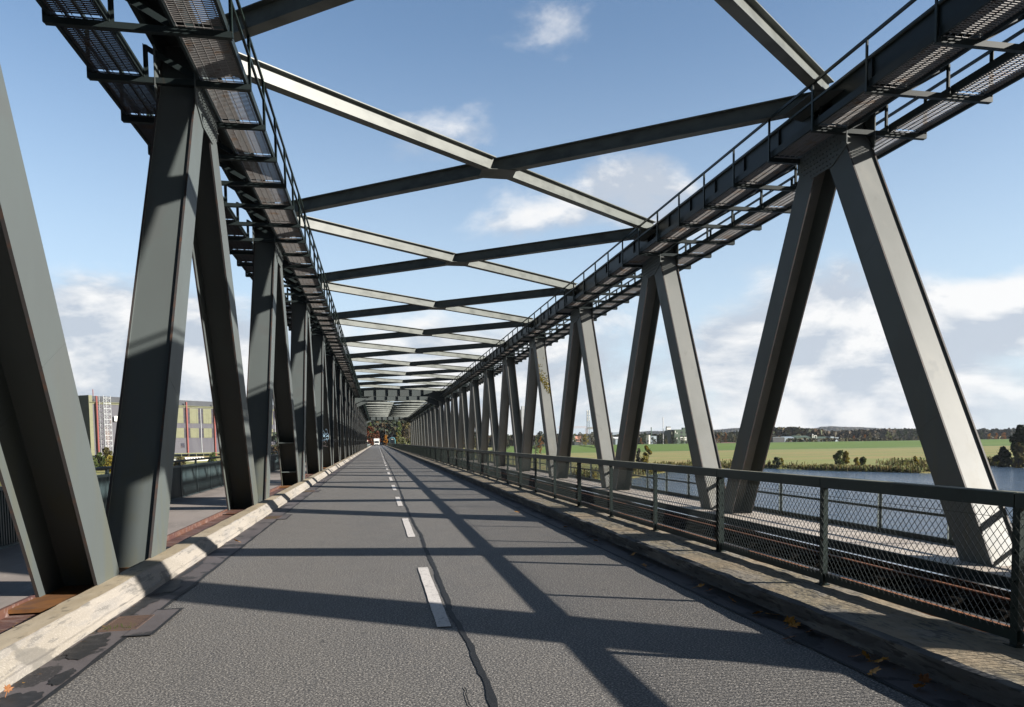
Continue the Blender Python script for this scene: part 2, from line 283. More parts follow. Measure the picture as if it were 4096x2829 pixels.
# tar seam
seam=[(0.63,3.0),(0.63,4.33),(0.64,4.74),(0.66,5.74),(0.63,6.34),(0.60,6.93),(0.64,7.41),(0.64,8.13),(0.65,9.1),(0.65,10.93),(0.67,12.75),(0.63,15.9),(0.64,20),(0.68,25),(0.70,32),(0.69,41),(0.71,52),(.66,70),(.72,95),(.68,130),(.71,180),(.69,260),(.7,430)]
m=MB(); prev=None; y=3.0; 
def sx(y):
    for (x0,a),(x1,b_) in zip(seam,seam[1:]):
        if a<=y<=b_: return x0+(x1-x0)*(y-a)/(b_-a)
    return seam[-1][0]
while y<430:
    st=.09 if y<20 else (.6 if y<60 else 5)
    c=sx(y)+vn(y*1.7,3)*.018+vn(y*5,4)*.010+vn(y*14,5)*.006; ww=.024+vn(y*2.3,8)*.010+vn(y*11,1)*.012
    cur=[(c-ww,y,.005),(c+ww,y,.005)]
    if prev: m.quad(prev[0],prev[1],cur[1],cur[0])
    prev=cur; y+=st
tag(m.build('tar_joint',m_tar),kind='structure')
for sxx,jj in ((-2.03,1),(3.08,2)):
    m=MB(); prev=None; y=Y0
    while y<430:
        st=.15 if y<20 else (.8 if y<60 else 6)
        c=sxx+vn(y*2,jj)*.012; ww=.018+vn(y*6,jj+5)*.012
        cur=[(c-ww,y,.007),(c+ww,y,.007)]
        if prev: m.quad(prev[0],prev[1],cur[1],cur[0])
        prev=cur; y+=st
    tag(m.build('tar_joint',m_tar),kind='structure')
m=MB(); pv=None
for i in range(12):
    y=4.0+i*.065; x=.5+vn(i*.8,6)*.03
    if pv: m.quad((pv[0]-.004,pv[1],.006),(pv[0]+.004,pv[1],.006),(x+.004,y,.006),(x-.004,y,.006))
    pv=(x,y)
tag(m.build('road_crack',m_tar),kind='structure')
# lane dashes
m=MB(); y=6.31-6.16
while y<330:
    n=14; pl_=[]
    for i in range(n+1):
        t=y+3.08*i/n; pl_.append((.448+vn(t*9,2)*.008,.566+vn(t*9,7)*.008,t))
    for a,b in zip(pl_,pl_[1:]): m.quad((a[0],a[2],.0085),(a[1],a[2],.0085),(b[1],b[2],.0085),(b[0],b[2],.0085))
    y+=6.16
tag(m.build('lane_marking',m_mark),kind='structure')
# damp stains in the left gutter
def stain(cx,cy,rx,ry,s):
    m=MB(); n=40; pts=[]
    for i in range(n):
        t=2*PI*i/n; r=1+.55*vn(i*.35,s)+.3*vn(i*1.1,s+3)
        pts.append((min(-2.02,max(-2.33,cx+rx*r*math.cos(t))) if cx<0 else min(3.4,max(3.1,cx+rx*r*math.cos(t))),cy+ry*r*math.sin(t),.0095))
    pts.append((cx,cy,.0095)); m.add(pts,[(i,(i+1)%n,n) for i in range(n)]); return m
for i,a in enumerate([(-2.18,5.05,.12,.22,1),(-2.10,5.55,.06,.16,2),(-2.23,6.35,.14,.35,3),(-2.30,7.9,.12,.45,4),(-2.27,8.9,.14,.4,5),(-2.31,10.2,.04,.7,6),(-2.2,4.2,.1,.3,7),(3.34,6.5,.1,1.1,8),(3.36,9.5,.08,1.2,9)]):
    tag(stain(*a).build('damp_stain',m_wet),kind='structure')
# resurfaced patches round the drains
for (x0,x1,y0,y1) in ((-2.06,-1.84,6.62,7.62),(-2.06,-1.86,16.2,17.2),(-2.06,-1.86,24.9,25.9)):
    m=MB(); m.quad((x0,y0,.0105),(x1,y0,.0105),(x1,y1,.0105),(x0,y1,.0105)); tag(m.build('asphalt_patch',m_gutter),kind='structure')
    xo=x1 if x0<0 else x0; m=MB()
    for (a,b,c,d) in ((x0,x1,y0-.018,y0+.014),(x0,x1,y1-.014,y1+.018),(xo-.014,xo+.014,y0-.018,y1+.018)): m.quad((a,c,.0125+.001*(a==xo-.014)),(b,c,.0125+.001*(a==xo-.014)),(b,d,.0125+.001*(a==xo-.014)),(a,d,.0125+.001*(a==xo-.014)))
    tag(m.build('tar_joint',m_tar),kind='structure')
# left walkway
sheet('pavement',-5.5,-3.30,.10,m_pave)
m=MB(); m.quad((-3.32,Y0,.03),(-2.74,Y0,.03),(-2.74,220,.03),(-3.32,220,.03)); tag(m.build('joint_cover_strip',m_rust),kind='structure')
m=MB(); m.box(-3.33,-3.295,Y0,220,-.1,.112); tag(m.build('pavement_edge',m_rust),kind='structure')
for i in range(-1,22):
    yb=BOT0+P*i
    m=MB(); m.box(-3.42,-2.77,yb-1.75,yb+1.75,.05,.085); tag(m.build('base_plate',m_rusto if i%2==0 else m_rust),'flat rusty steel plate round the feet of the left truss members','steel plate','rusty plates at the feet of the left truss')
# bridge body under the road
m=MB(); m.box(-5.5,4.06,Y0,430,-.9,-.05); m.box(4.06,9.98,Y0,430,-1.1,-.78); tag(m.build('bridge_deck',m_trough),kind='structure')
m=MB(); m.box(8.08,8.13,Y0,218,-.52,-.33); tag(m.build('deck_edge_beam',m_dark),kind='structure')
m=MB(); m.quad((8.1,Y0,-.40),(9.95,Y0,-.40),(9.95,420,-.40),(8.1,420,-.40)); tag(m.build('service_path',m_deckg),kind='structure')
m_deckd=mat('dark_deck_grating',(.12,.115,.11),.5,metal=.2,layers=[(40,(1,.35,1),.45,.6,(.03,.03,.03),2)])
m=MB(); m.quad((6.10,Y0,-.42),(6.40,Y0,-.42),(6.40,420,-.42),(6.10,420,-.42)); tag(m.build('service_path',m_deckd),kind='structure')
# piers
for yy in (-2,106.3,213):
    m=MB(); m.box(-4.5,9.8,yy-1.6,yy+1.6,-12,-1.3); tag(m.build('bridge_pier',m_pave),'concrete pier carrying the steel bridge spans','bridge pier','concrete piers under the bridge')
# ================================================================ track
tr=thing('railway_track','railway track with one polished and one rusty rail behind the wire fence','railway track')
def rail(x,z,mt,top):
    m=MB(); pr_=[(-.07,0),(.07,0),(.07,.012),(.012,.03),(.012,.12),(.036,.13),(.036,.165),(-.036,.165),(-.036,.13),(-.012,.12),(-.012,.03),(-.07,.012)]
    m.poly([(x+a,Y0,z+b) for a,b in pr_],(0,431,0)); o=fixn(m.build('rail',mt,tr))
    m=MB(); m.box(x-.034,x+.034,Y0,420,z+.165,z+.168); t_=m.build('rail_head',top,o); return o
rail(6.02,-.50,m_railo,m_railo); rail(7.42,-.50,m_trough,m_rails)
m=MB(); m.box(7.16,7.21,Y0,300,-.385,-.37); m.build('guard_rail',m_railr,tr)
sb=MB(); sb.box(5.4,8.05,-.11,.11,-.76,-.60); s0=sb.build('sleeper',mat('tarred_timber',(.007,.006,.005),.9,spec=.05),tr,(0,1.5,0))
for i in range(1,90): dup(s0,tr,(0,1.5+i*.8,0))
# ================================================================ truss spans
def diag(plus,H):
    m=MB(); a=(0,0,ZB); b=(0,4.85 if plus else -4.85,ZT)
    W_=.589
    for s in (-1,1):
        m.bar(a,b,W_,.03,(1,0,0),0,s*.27); m.m[-3]=2; m.m[-1]=2
        for q_ in (.38,.71):
            c_=Vector(a).lerp(Vector(b),q_+.03*s); d_=(Vector(b)-Vector(a)).normalized(); m.bar(c_-d_*.007,c_+d_*.007,W_-.02,.034,(1,0,0),0,s*.27)
    m.mi=1
    if H: m.bar(a,b,.024,.51,(1,0,0),0,0)
    else: m.bar(a,b,.024,.51,(1,0,0),(-.25 if plus else .25),0)
    return m
def rivet(m,x,y,z,r=.019,sx_=1):
    n=6; vs=[(x,y+r*math.cos(t),z+r*math.sin(t)) for t in [2*PI*i/n for i in range(n)]]+[(x+sx_*.018,y+r*.5*math.cos(t),z+r*.5*math.sin(t)) for t in [2*PI*i/n for i in range(n)]]
    m.add(vs,[(i,(i+1)%n,(i+1)%n+n,i+n) for i in range(n)]+[tuple(range(n,2*n))])
def gusset(riv,inner):
    m=MB(); pts=[(-.86,7.86),(-.86,7.06),(-.80,7.0),(-.38,6.80),(.38,6.80),(.80,7.0),(.86,7.06),(.86,7.86)]
    for s in (-1,1): m.poly([(s*.286,a,b) for a,b in pts],(s*.02,0,0))
    if riv:
        s=inner
        for r_ in range(-7,8):
            for c in range(11):
                y=r_*.115; z=6.86+c*.095
                slope=max(0,abs(y)-.38)*.48
                if z<6.86+slope or z>7.8: continue
                if (c+r_)%2 and c>5: continue
                rivet(m,s*.306,y+(.03 if c%2 else 0),z,.023,s)
    o=fixn(m.build('gusset_plate',m_paint)); return o
def ibeam(m,a,b,dep=.34,fw_=.22):
    m.bar(a,b,.016,dep-.04); m.bar(a,b,fw_,.02,og=dep/2-.01); m.bar(a,b,fw_,.02,og=-dep/2+.01)
GR_LAB={}
def span(label,tops,Hfrom,ylo,yhi,portals,riv_max,tower):
    sp_=thing('truss_bridge',label,'bridge',(0,0,0))
    proto={}
    for side,xc in ((0,(XLi+XLo)/2),(1,(XRi+XRo)/2)):
        for ti,yt in enumerate(tops):
            for plus in (True,False):
                yb=yt-4.85 if plus else yt+4.85
                if yb<-8: continue
                k=round((yb-BOT0)/P)
                H=yb>Hfrom
                key=(plus,H,side)
                if key not in proto:
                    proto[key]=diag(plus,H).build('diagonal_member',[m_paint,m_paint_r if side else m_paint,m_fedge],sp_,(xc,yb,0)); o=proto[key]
                else: o=dup(proto[key],sp_,(xc,yb,0))
                if side==0 and not plus and abs(yb-28.73)<.5:
                    for zz in (.55,1.55):
                        q=MB(); t=(zz-ZB)/(ZT-ZB); q.box(-.255,.255,-4.85*t-.27,-4.85*t+.27,zz,zz+.025); q.build('stiffener_plate',m_post,o)
            g=('g',yt<riv_max,side)
            if g not in proto:
                o=gusset(yt<riv_max,1 if side==0 else -1); o.parent=sp_; o.location=(xc,yt,0); proto[g]=o
            else: dup(proto[g],sp_,(xc,yt,0))
        m=MB(); y0=ylo;y1=yhi
        for s in (-1,1): m.box(xc+s*.27-.015,xc+s*.27+.015,y0,y1,7.86,8.27)
        m.box(xc-.35,xc+.35,y0,y1,8.27,8.30); m.box(xc-.33,xc-.25,y0,y1,7.84,7.862); m.box(xc+.25,xc+.33,y0,y1,7.84,7.862)
        y=tops[0]-.0
        while y<y1-.2:
            for s in (-1,1):
                xs=xc+s*.285; m.box(min(xs,xs+s*.045),max(xs,xs+s*.045),y-.006,y+.006,7.862,8.27)
            y+=P/6
        m.build('top_chord',m_dark if side else m_dark,sp_)
        m=MB(); m.box(xc-.28,xc+.28,y0-5,y1+5,-2.3,-1.3); m.build('bottom_chord',m_dark,sp_)
    zc_=8.28
    for ya,yb in zip(tops,tops[1:]):
        A=Vector((XLi+.0,yb-.22,zc_)); B=Vector((XRi,ya+.22,zc_)); m=MB(); ibeam(m,A,B); m.build('cross_brace',m_brace,sp_)
        A=Vector((XLi,ya+.22,zc_)); B=Vector((XRi,yb-.22,zc_)); C=(A+B)/2; d=(B-A).normalized()
        m=MB(); ibeam(m,A,C-d*.14); m.build('cross_brace',m_brace,sp_)
        m=MB(); ibeam(m,C+d*.14,B); m.build('cross_brace',m_brace,sp_)
        m=MB(); m.box(C.x-.42,C.x+.42,C.y-.34,C.y+.34,zc_-.185,zc_-.172); m.build('connection_plate',m_brace,sp_)
    for yt in tops:
        for x0,s in ((XLi,1),(XRi,-1)):
            m=MB(); m.poly([(x0,yt-.75,zc_-.19),(x0+s*.55,yt-.55,zc_-.19),(x0+s*.55,yt+.55,zc_-.19),(x0,yt+.75,zc_-.19)],(0,0,.012)); fixn(m.build('connection_plate',m_paint,sp_))
    for yt in portals:
        m=MB(); m.box(XLi,XRi,yt-.012,yt+.012,7.48,8.47); m.box(XLi,XRi,yt-.22,yt+.22,8.472,8.50); m.box(XLi,XRi,yt-.22,yt+.22,7.45,7.48)
        for i in range(-3,4):
            x=3.05+1.52*i; m.box(x-.008,x+.008,yt-.2,yt-.012,7.48,8.47); m.box(x-.008,x+.008,yt+.012,yt+.2,7.48,8.47)
        m.build('portal_beam',m_paint,sp_)
        for x0,s in ((XLi,1),(XRi,-1)):
            m=MB(); m.poly([(x0,yt-.01,6.5),(x0+s*2.1,yt-.01,7.46),(x0,yt-.01,7.46)],(0,.02,0))
            m.bar((x0,yt,6.5),(x0+s*2.15,yt,7.47),.40,.02,(0,0,1)); m.build('haunch',m_paint,sp_)
    return sp_
tops1=[TOP0+P*k for k in range(-1,10)]
tops2=[TOP0+P*k for k in range(10,21)]
SPN=span('grey green steel truss bridge span with riveted gusset plates, surrounding the road nearest the camera',tops1,44,4.2,103.5,[tops1[0],tops1[-1]],40,False)
SPF=span('second steel truss bridge span, farther down the road behind the first portal beam',tops2,0,109.3,210.2,[tops2[0],tops2[-1]],0,False)
# ================================================================ inspection walkways
def gratmesh(x0,x1,ln,hw_=.0115):
    m=MB(); y=.03
    while y<ln: m.box(x0+.03,x1-.03,y-hw_,y+hw_,7.392,7.400); y+=.052
    x=x0+.06
    while x<x1-.03: m.box(x-.004,x+.004,0,ln,7.384,7.40); x+=.12
    m.mi=1
    for x in (x0,x1-.045): m.box(x,x+.045,0,ln,7.34,7.47)
    return m
BP=P/6
def walkway(lab_in,lab_out,xc,inner,ystart,nb):
    """inner=+1: road side is +x"""
    ti=thing('inspection_walkway',lab_in,'walkway'); to=thing('inspection_walkway',lab_out,'walkway')
    def X(a,b): 
        p,q=xc+inner*a,xc+inner*b; return min(p,q),max(p,q)
    bm_=MB(); x0,x1=X(-1.2,1.2)
    bm_.box(x0-xc,x1-xc,-.045,.045,7.325,7.337); bm_.box(x0-xc,x1-xc,-.045,-.035,7.25,7.325); bm_.box(x0-xc,x1-xc,-.045,.045,7.25,7.262)
    s=-inner
    bm_.box(s*.36-.03,s*.36+.03,-.012,.012,7.33,7.84); bm_.box(s*.36-.03,s*.36-.02,-.05,.012,7.33,7.84)
    bm_.bar((s*.38,.02,7.82),(s*-.36,.02,7.40),.012,.085,(0,0,1)); bm_.bar((s*.38,.05,7.86),(s*-.36,.05,7.44),.06,.010,(0,0,1))
    br0=bm_.build('bracket',m_dark,ti,(xc,ystart,0))
    def postm(s):
        p=MB(); xx=s*1.19; p.box(xx-.025,xx+.025,-.006,.006,7.26,8.12); p.box(xx+(s*.019)-.006,xx+(s*.019)+.006,-.04,-.006,7.26,8.12); return p
    pi0=postm(inner).build('rail_post',m_edge,ti,(xc,ystart,0)); po0=postm(-inner).build('rail_post',m_edge,to,(xc,ystart,0))
    gi0=gratmesh(*[v-xc for v in X(.40,1.15)],BP-.03).build('grating_panel',[m_grat,m_dark],ti,(xc,ystart+.015,0))
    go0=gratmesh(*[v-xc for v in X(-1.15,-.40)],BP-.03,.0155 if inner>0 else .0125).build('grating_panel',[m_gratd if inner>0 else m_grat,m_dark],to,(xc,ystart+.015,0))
    for i in range(1,nb+1):
        y=ystart+BP*i; dup(br0,ti,(xc,y,0)); dup(pi0,ti,(xc,y,0)); dup(po0,to,(xc,y,0))
        if i<nb: dup(gi0,ti,(xc,y+.015,0)); dup(go0,to,(xc,y+.015,0))
    for t_,s in ((ti,inner),(to,-inner)):
        xx=xc+s*1.19
        for z,h in ((8.125,.05),(7.79,.04)):
            m=MB(); m.box(xx-.02,xx+.02,ystart-.3,ystart+BP*nb+.3,z-h/2,z+h/2); m.build('handrail',m_edge,t_)
ya=TOP0-BP/2
for (nm,ys_,nb) in (('near',ya-BP*5,59),('far',ya+P*10-BP*3,64)):
    a='of the near span' if nm=='near' else 'of the far span'
    walkway(f'grated walkway on the road side of the left top chord {a}',f'grated walkway outside the left top chord {a}',XLc,1,ys_,nb)
    walkway(f'grated walkway on the road side of the right top chord {a}',f'sunlit grated walkway outside the right top chord {a}',XRc,-1,ys_,nb)
# ================================================================ right road fence
def fence(label,yst,n):
    t=thing('chain_link_fence',label,'fence')
    p=MB(); p.box(3.93,3.975,-.03,.03,.15,1.09); p.box(3.90,3.99,-.05,.05,.20,.215)
    for z in (.45,.62,.8,.96): rivet(p,3.93,0,z,.008,-1)
    p2=MB(); p2.box(3.925,3.985,-.045,-.035,.15,1.09); p2.box(3.925,3.985,.035,.045,.15,1.09); p2.box(3.945,3.955,-.035,.035,.15,1.09); p2.box(3.88,4.0,-.07,.07,.20,.216)
    for z in (.34,.48,.62,.76,.9,1.03): 
        q=len(p2.v); p2.box(3.963,3.978,-.052,-.045,z-.009,z+.009)
    P1=p.build('fence_post',m_edge,t,(0,yst,0)); P2=None
    L=2.15
    w_=MB(); sl=1.14; z0,z1=.30,1.085; y=-((z1-z0)/sl)
    while y<L:
        for s in (1,-1):
            ya_,za=(y,z0) if s==1 else (y,z1); yb_,zb=(y+(z1-z0)/sl,z1) if s==1 else (y+(z1-z0)/sl,z0)
            if ya_<0: za+=s*(-ya_)*sl; ya_=0
            if yb_>L: zb-=s*(yb_-L)*sl; yb_=L
            if yb_-ya_>.01: w_.tube((3.905+.002*s,ya_,za),(3.905+.002*s,yb_,zb),.0026,3,cap=False)
        y+=.062
    w_.tube((3.905,0,1.02),(3.905,L,1.02),.002,3,cap=False); w_.tube((3.905,0,.325),(3.905,L,.325),.002,3,cap=False)
    W0=w_.build('wire_mesh',m_wire,t,(0,yst,0))
    r_=MB(); r_.box(3.91,3.995,.004,L-.004,1.088,1.180); r_.mi=1; r_.box(3.935,3.985,.004,L-.004,1.1805,1.184); R0=r_.build('top_rail',[m_edge,m_pale],t,(0,yst,0))
    r_=MB(); r_.box(3.945,3.952,.004,L-.004,.235,.312); r_.box(3.952,3.99,.004,L-.004,.235,.242)
    y=.06
    while y<L: r_.box(3.94,3.946,y-.006,y+.006,.30,.318); y+=.124
    B0=r_.build('bottom_rail',m_edge,t,(0,yst,0))
    for i in range(1,n+1):
        y=yst+L*i
        if i%3==2:
            if P2 is None: P2=p2.build('fence_post',m_edge,t,(0,y,0))
            else: dup(P2,t,(0,y,0))
        else: dup(P1,t,(0,y,0))
        if i<n: dup(W0,t,(0,y,0)); dup(R0,t,(0,y,0)); dup(B0,t,(0,y,0))
fence('low green wire mesh fence standing on the right kerb, nearest stretch beside the track',4.10-2.15*3,52)
fence('low green wire mesh fence on the right kerb, far stretch along the second span',4.10-2.15*3+52*2.15,100)
# ================================================================ left outer railing
def railing(label,yst,n):
    t=thing('steel_railing',label,'railing'); L=1.9
    p=MB(); p.box(-5.34,-5.27,-.03,.03,-.2,1.0); p.box(-5.325,-5.285,-.05,.05,.99,1.08); A=p.build('railing_post',m_picket,t,(0,yst,0))
    p=MB(); y=.05
    while y<L: p.box(-5.315,-5.285,y,y+.032,.14,.93); y+=.0755
    p.box(-5.335,-5.325,.03,L-.03,.10,.95); p.box(-5.33,-5.275,.035,L-.035,.93,.985); p.box(-5.33,-5.275,.035,L-.035,.09,.135)
    B=p.build('ribbed_panel',m_picket,t,(0,yst,0))
    for i in range(1,n+1):
        dup(A,t,(0,yst+L*i,0))
        if i<n: dup(B,t,(0,yst+L*i,0))
    p=MB(); p.tube((-5.30,yst-.5,1.105),(-5.30,yst+L*n+.5,1.105),.032,8); p.build('handrail',m_dark,t)
railing('dark ribbed steel railing along the left walkway, nearest stretch',22.3-1.9*13,58)
railing('dark ribbed steel railing along the left walkway, far stretch beyond the first span',22.3-1.9*13+58*1.9,66)
# ================================================================ right outer railing
def orail(label,yst,n):
    t=thing('river_railing',label,'railing'); L=P/5
    p=MB(); p.box(9.88,9.96,-.006,.006,-.6,.6); p.box(9.95,9.96,-.03,.03,-.6,.6); A=p.build('railing_post',m_post,t,(0,yst,0))
    for i in range(1,n): dup(A,t,(0,yst+L*i,0))
    for z0,z1,x0,x1 in ((.585,.64,9.86,9.98),(.08,.13,9.91,9.95)):
        m=MB(); m.box(x0,x1,yst-.3,yst+L*n,z0,z1); m.build('rail_bar',m_edge,t)
    m=MB(); m.box(9.90,9.96,yst-.3,yst+L*n,-.40,-.30); m.build('toe_board',m_edge,t)
orail('grey post and bar railing between the track and the river, near span',13.73-1.94*7,56)
orail('grey post and bar railing between the track and the river, far span',13.73-1.94*7+56*1.94,56)
# ================================================================ terrain
SH=[(-9000,-2500),(-400,20),(-120,95),(-30,118),(0,130),(25,145),(54,159),(76,188),(95,198),(104,196),(107,180),(112,166),(120,152),(129,151),(133,173),(157,178),(185,166),(240,120),(300,80),(500,-40),(9000,-2500)]
def shore(x):
    for (a,p),(b,q) in zip(SH,SH[1:]):
        if a<=x<=b: return p+(q-p)*(x-a)/(b-a)
    return -2500
def sst(a,b,x): t=max(0,min(1,(x-a)/(b-a))); return t*t*(3-2*t)
def hgt(x,y):
    d=y-shore(x)-vn(x*.12,21)*5-vn(x*.4,22)*2
    z=-9+2.2*sst(-10,1,d)+.55*sst(1,9,d)+.35*sst(10,80,d)
    base=z
    if x>55:
        f=sst(55,75,x); yf=422-.00025*(x-200)**2*.5
        z+=f*(4.1*sst(yf,yf+15,y)-2.6*sst(yf+19,yf+34,y))
    if x<-20: z+=.5*sst(20,60,-x)*sst(140,330,y)
    e=sst(30,13,abs(x-2.5))*sst(203,214,y); z=z*(1-e)+(-.32)*e
    if 8.5<x and y>214: pass
    h=25*math.exp(-((x+8)/38)**2)*sst(395,640,y); z+=h*(1-sst(12,6,abs(x-3))*sst(470,440,y))
    return z
def axis(fine,a,b,far):
    v=[];t=a
    while t<=b: v.append(t); t+=fine
    g=fine; t=b
    while t<far: g*=1.35; t+=g; v.append(t)
    g=fine; t=a
    while t>-far: g*=1.35; t-=g; v.insert(0,t)
    return v
xs=axis(5,-200,420,9000); ysx=axis(5,60,520,9000)
xs=sorted(set(xs+[-27.5,-22.5,-17.5,-12.5,-10.5,-7.5,12.5,15.5,17.5,22.5,27.5]))
m=MB()
for y in ysx:
    for x in xs: m.v.append((x,y,hgt(x,y)))
n=len(xs)
for j in range(len(ysx)-1):
    for i in range(n-1): a=j*n+i; m.f.append((a,a+1,a+n+1,a+n)); m.m.append(0)
for fi,f in enumerate(m.f):
    cx=sum(m.v[i][0] for i in f)/4; cy=sum(m.v[i][1] for i in f)/4
    if cx>20 and 417-.000125*(cx-200)**2<cy<460: m.m[fi]=1
tag(m.build('ground',[m_field,m_dike],smooth=True),kind='structure')
m=MB(); 
for i in range(-12,12):
    for j in range(-4,8): m.quad((i*250,j*250,-7),((i+1)*250,j*250,-7),((i+1)*250,(j+1)*250,-7),(i*250,(j+1)*250,-7))
tag(m.build('river',m_water),kind='structure')
# ================================================================ foliage
def leafmat(name,cols,tr=.25): return mat(name,cols[0],.7,island=cols,trans=tr,spec=.3)
LM={
'dark':leafmat('dark_green_leaves',[(.010,.018,.010),(.022,.036,.014),(.035,.050,.016),(.018,.030,.020)]),
'green':leafmat('mid_green_leaves',[(.05,.085,.025),(.09,.125,.03),(.07,.09,.03),(.15,.16,.03)]),
'yellow':leafmat('yellow_autumn_leaves',[(.26,.20,.02),(.16,.15,.025),(.34,.25,.03),(.09,.10,.02)],.4),
'gold':leafmat('golden_autumn_leaves',[(.40,.18,.01),(.50,.24,.02),(.28,.11,.01)],.45),
'red':leafmat('red_autumn_leaves',[(.11,.032,.014),(.16,.040,.012),(.06,.03,.014),(.12,.06,.025)],.3),
'orange':leafmat('orange_autumn_leaves',[(.26,.10,.018),(.16,.08,.02),(.34,.12,.015),(.08,.06,.02)],.35),
'brown':leafmat('brown_autumn_leaves',[(.040,.026,.012),(.060,.036,.014),(.028,.022,.012),(.075,.05,.02)]),
'olive':leafmat('olive_leaves',[(.09,.085,.03),(.13,.11,.04),(.06,.065,.025),(.16,.12,.045)]),
'pale':leafmat('pale_willow_leaves',[(.20,.22,.10),(.26,.26,.15),(.13,.15,.06),(.16,.19,.05)]),
'silver':leafmat('silvery_leaves',[(.16,.16,.13),(.22,.21,.17),(.10,.11,.08),(.14,.11,.07)]),
'reed':leafmat('reed_stalks',[(.12,.080,.03),(.08,.10,.03),(.20,.15,.05),(.07,.09,.025),(.11,.055,.025),(.16,.17,.045),(.09,.12,.03)],.3),
}
def card(m,c,s,rng):
    u=Vector((rng.gauss(0,1),rng.gauss(0,1),rng.gauss(0,1))).normalized(); v=u.orthogonal().normalized(); a=rng.random()*6.28
    v=(v*math.cos(a)+u.cross(v)*math.sin(a)); w_=u.cross(v)
    m.add([c-v*s-w_*s*.6,c+v*s*.2-w_*s,c+v*s+w_*s*.5,c-v*s*.3+w_*s],[(0,1,2,3)])
def tree(name,label,x,y,ztop,hw,kind,n=420,z0=None,crown0=.22,group=None,cat='tree',seed=1,ls=None,limbs=6,dens=1):
    rng=random.Random(seed*91+int(x*7)); z0=hgt(x,y)-.1 if z0 is None else z0; H=ztop-z0
    t=thing(name,label,cat,(x,y,z0),group)
    tr_=MB(); tr_.tube((0,0,0),(0,0,H*.55),H*.022+.04,7,H*.012+.02,False); ends=[]
    for i in range(limbs):
        a=2*PI*i/limbs+rng.random(); h0=H*(.2+.35*rng.random()); e=Vector((math.cos(a)*hw*.6,math.sin(a)*hw*.6,h0+H*(.2+.25*rng.random())))
        tr_.tube((0,0,h0),e,H*.009+.02,5,.02,False); ends.append(e)
        e2=e+Vector((math.cos(a+.6)*hw*.25,math.sin(a+.6)*hw*.25,H*.12)); tr_.tube(e,e2,.03,4,.01,False)
    tr_.build('trunk',m_bark,t)
    m=MB(); ls=ls or max(.10,hw*.075)
    lumps=[]
    nl=16
    for i in range(nl):
        h=crown0+(1-crown0)*(i+.5)/nl; prof=math.sin(PI*min(.97,(h-crown0)/(1-crown0)*.86+.12))**.65
        a=rng.random()*6.28; rr=hw*prof*(.25+.55*rng.random())
        lumps.append((Vector((math.cos(a)*rr,math.sin(a)*rr,H*h-H*.03)),hw*(.26+.20*rng.random())*(.6+.5*prof)))
    for i in range(int(n*dens)):
        c,r=rng.choice(lumps); d=Vector((rng.gauss(0,1),rng.gauss(0,1),rng.gauss(0,.8))).normalized()*r*(.55+.5*rng.random()); p=c+d
        if p.z>H: p.z=H-rng.random()*.3
        if p.z<.05*H: continue
        card(m,p,ls*(.7+.7*rng.random()),rng)
    m.build('crown' if cat=='tree' else 'foliage',LM[kind],t); return t
GR='trees standing beyond the dike'
def tpx(px,yt,hw,Y,kind,label,name='autumn_tree',n=420,cat='tree',group=None,crown0=.2,ls=None,seed=1,**k):
    p=at(px,yt,Y); return tree(name,label,p.x,Y,p.z,hw*Y/F,kind,n,cat=cat,group=group,crown0=crown0,ls=ls,seed=seed,**k)
# beyond the second span
tpx(1476,1706,24,345,'red','rust red maple tree beside the road, left of the oncoming motorhome',n=1500,crown0=.15,ls=.28,dens=.9)
tpx(1506,1724,17,428,'red','deep red small tree rising directly behind the motorhome',n=900,seed=4,crown0=.2,ls=.28)
tpx(1543,1739,9,352,'gold','bright golden small tree between the motorhome and the teal train',n=900,crown0=.06,ls=.22)
tpx(1532,1696,44,450,'brown','broad dark brown tree crown filling the slope above the road end',n=2200,crown0=.1,ls=.55)
tpx(1500,1706,30,446,'brown','dark brown tree behind the red trees at the road end',n=1300,crown0=.1,ls=.5,seed=5)
tpx(1566,1712,26,442,'brown','brown tree directly behind the teal train',n=1100,crown0=.05,ls=.45,seed=6)
tpx(1596,1690,18,430,'green','green tree on the slope above the train',n=900,crown0=.1,ls=.5,seed=7)
tpx(1480,1690,16,430,'green','green tree high on the slope above the red maple',n=900,crown0=.1,ls=.5,seed=8)
tpx(1634,1672,20,330,'olive','tall half bare tree with grey limbs, right of the train',name='bare_tree',n=500,crown0=.2,ls=.22,limbs=14,seed=3)
tpx(1612,1692,13,345,'brown','dark tree between the train and the half bare tree',n=700,crown0=.05,ls=.4,seed=9)
tpx(1588,1730,4.5,330,'yellow','slim yellow tree just right of the train roof',n=300,crown0=.05,ls=.2)
tpx(1597,1743,12,300,'pale','pale green feathery bush right of the train',name='willow_bush',cat='bush',n=900,crown0=.02,ls=.18,limbs=4)
tpx(1614,1749,13,296,'pale','yellow green bush behind the small yellow board',name='willow_bush',cat='bush',n=900,crown0=.02,ls=.18,seed=4,limbs=4)
tpx(1640,1755,14,292,'pale','pale bush at the foot of the half bare tree',name='willow_bush',cat='bush',n=800,crown0=.02,ls=.18,seed=5,limbs=4)
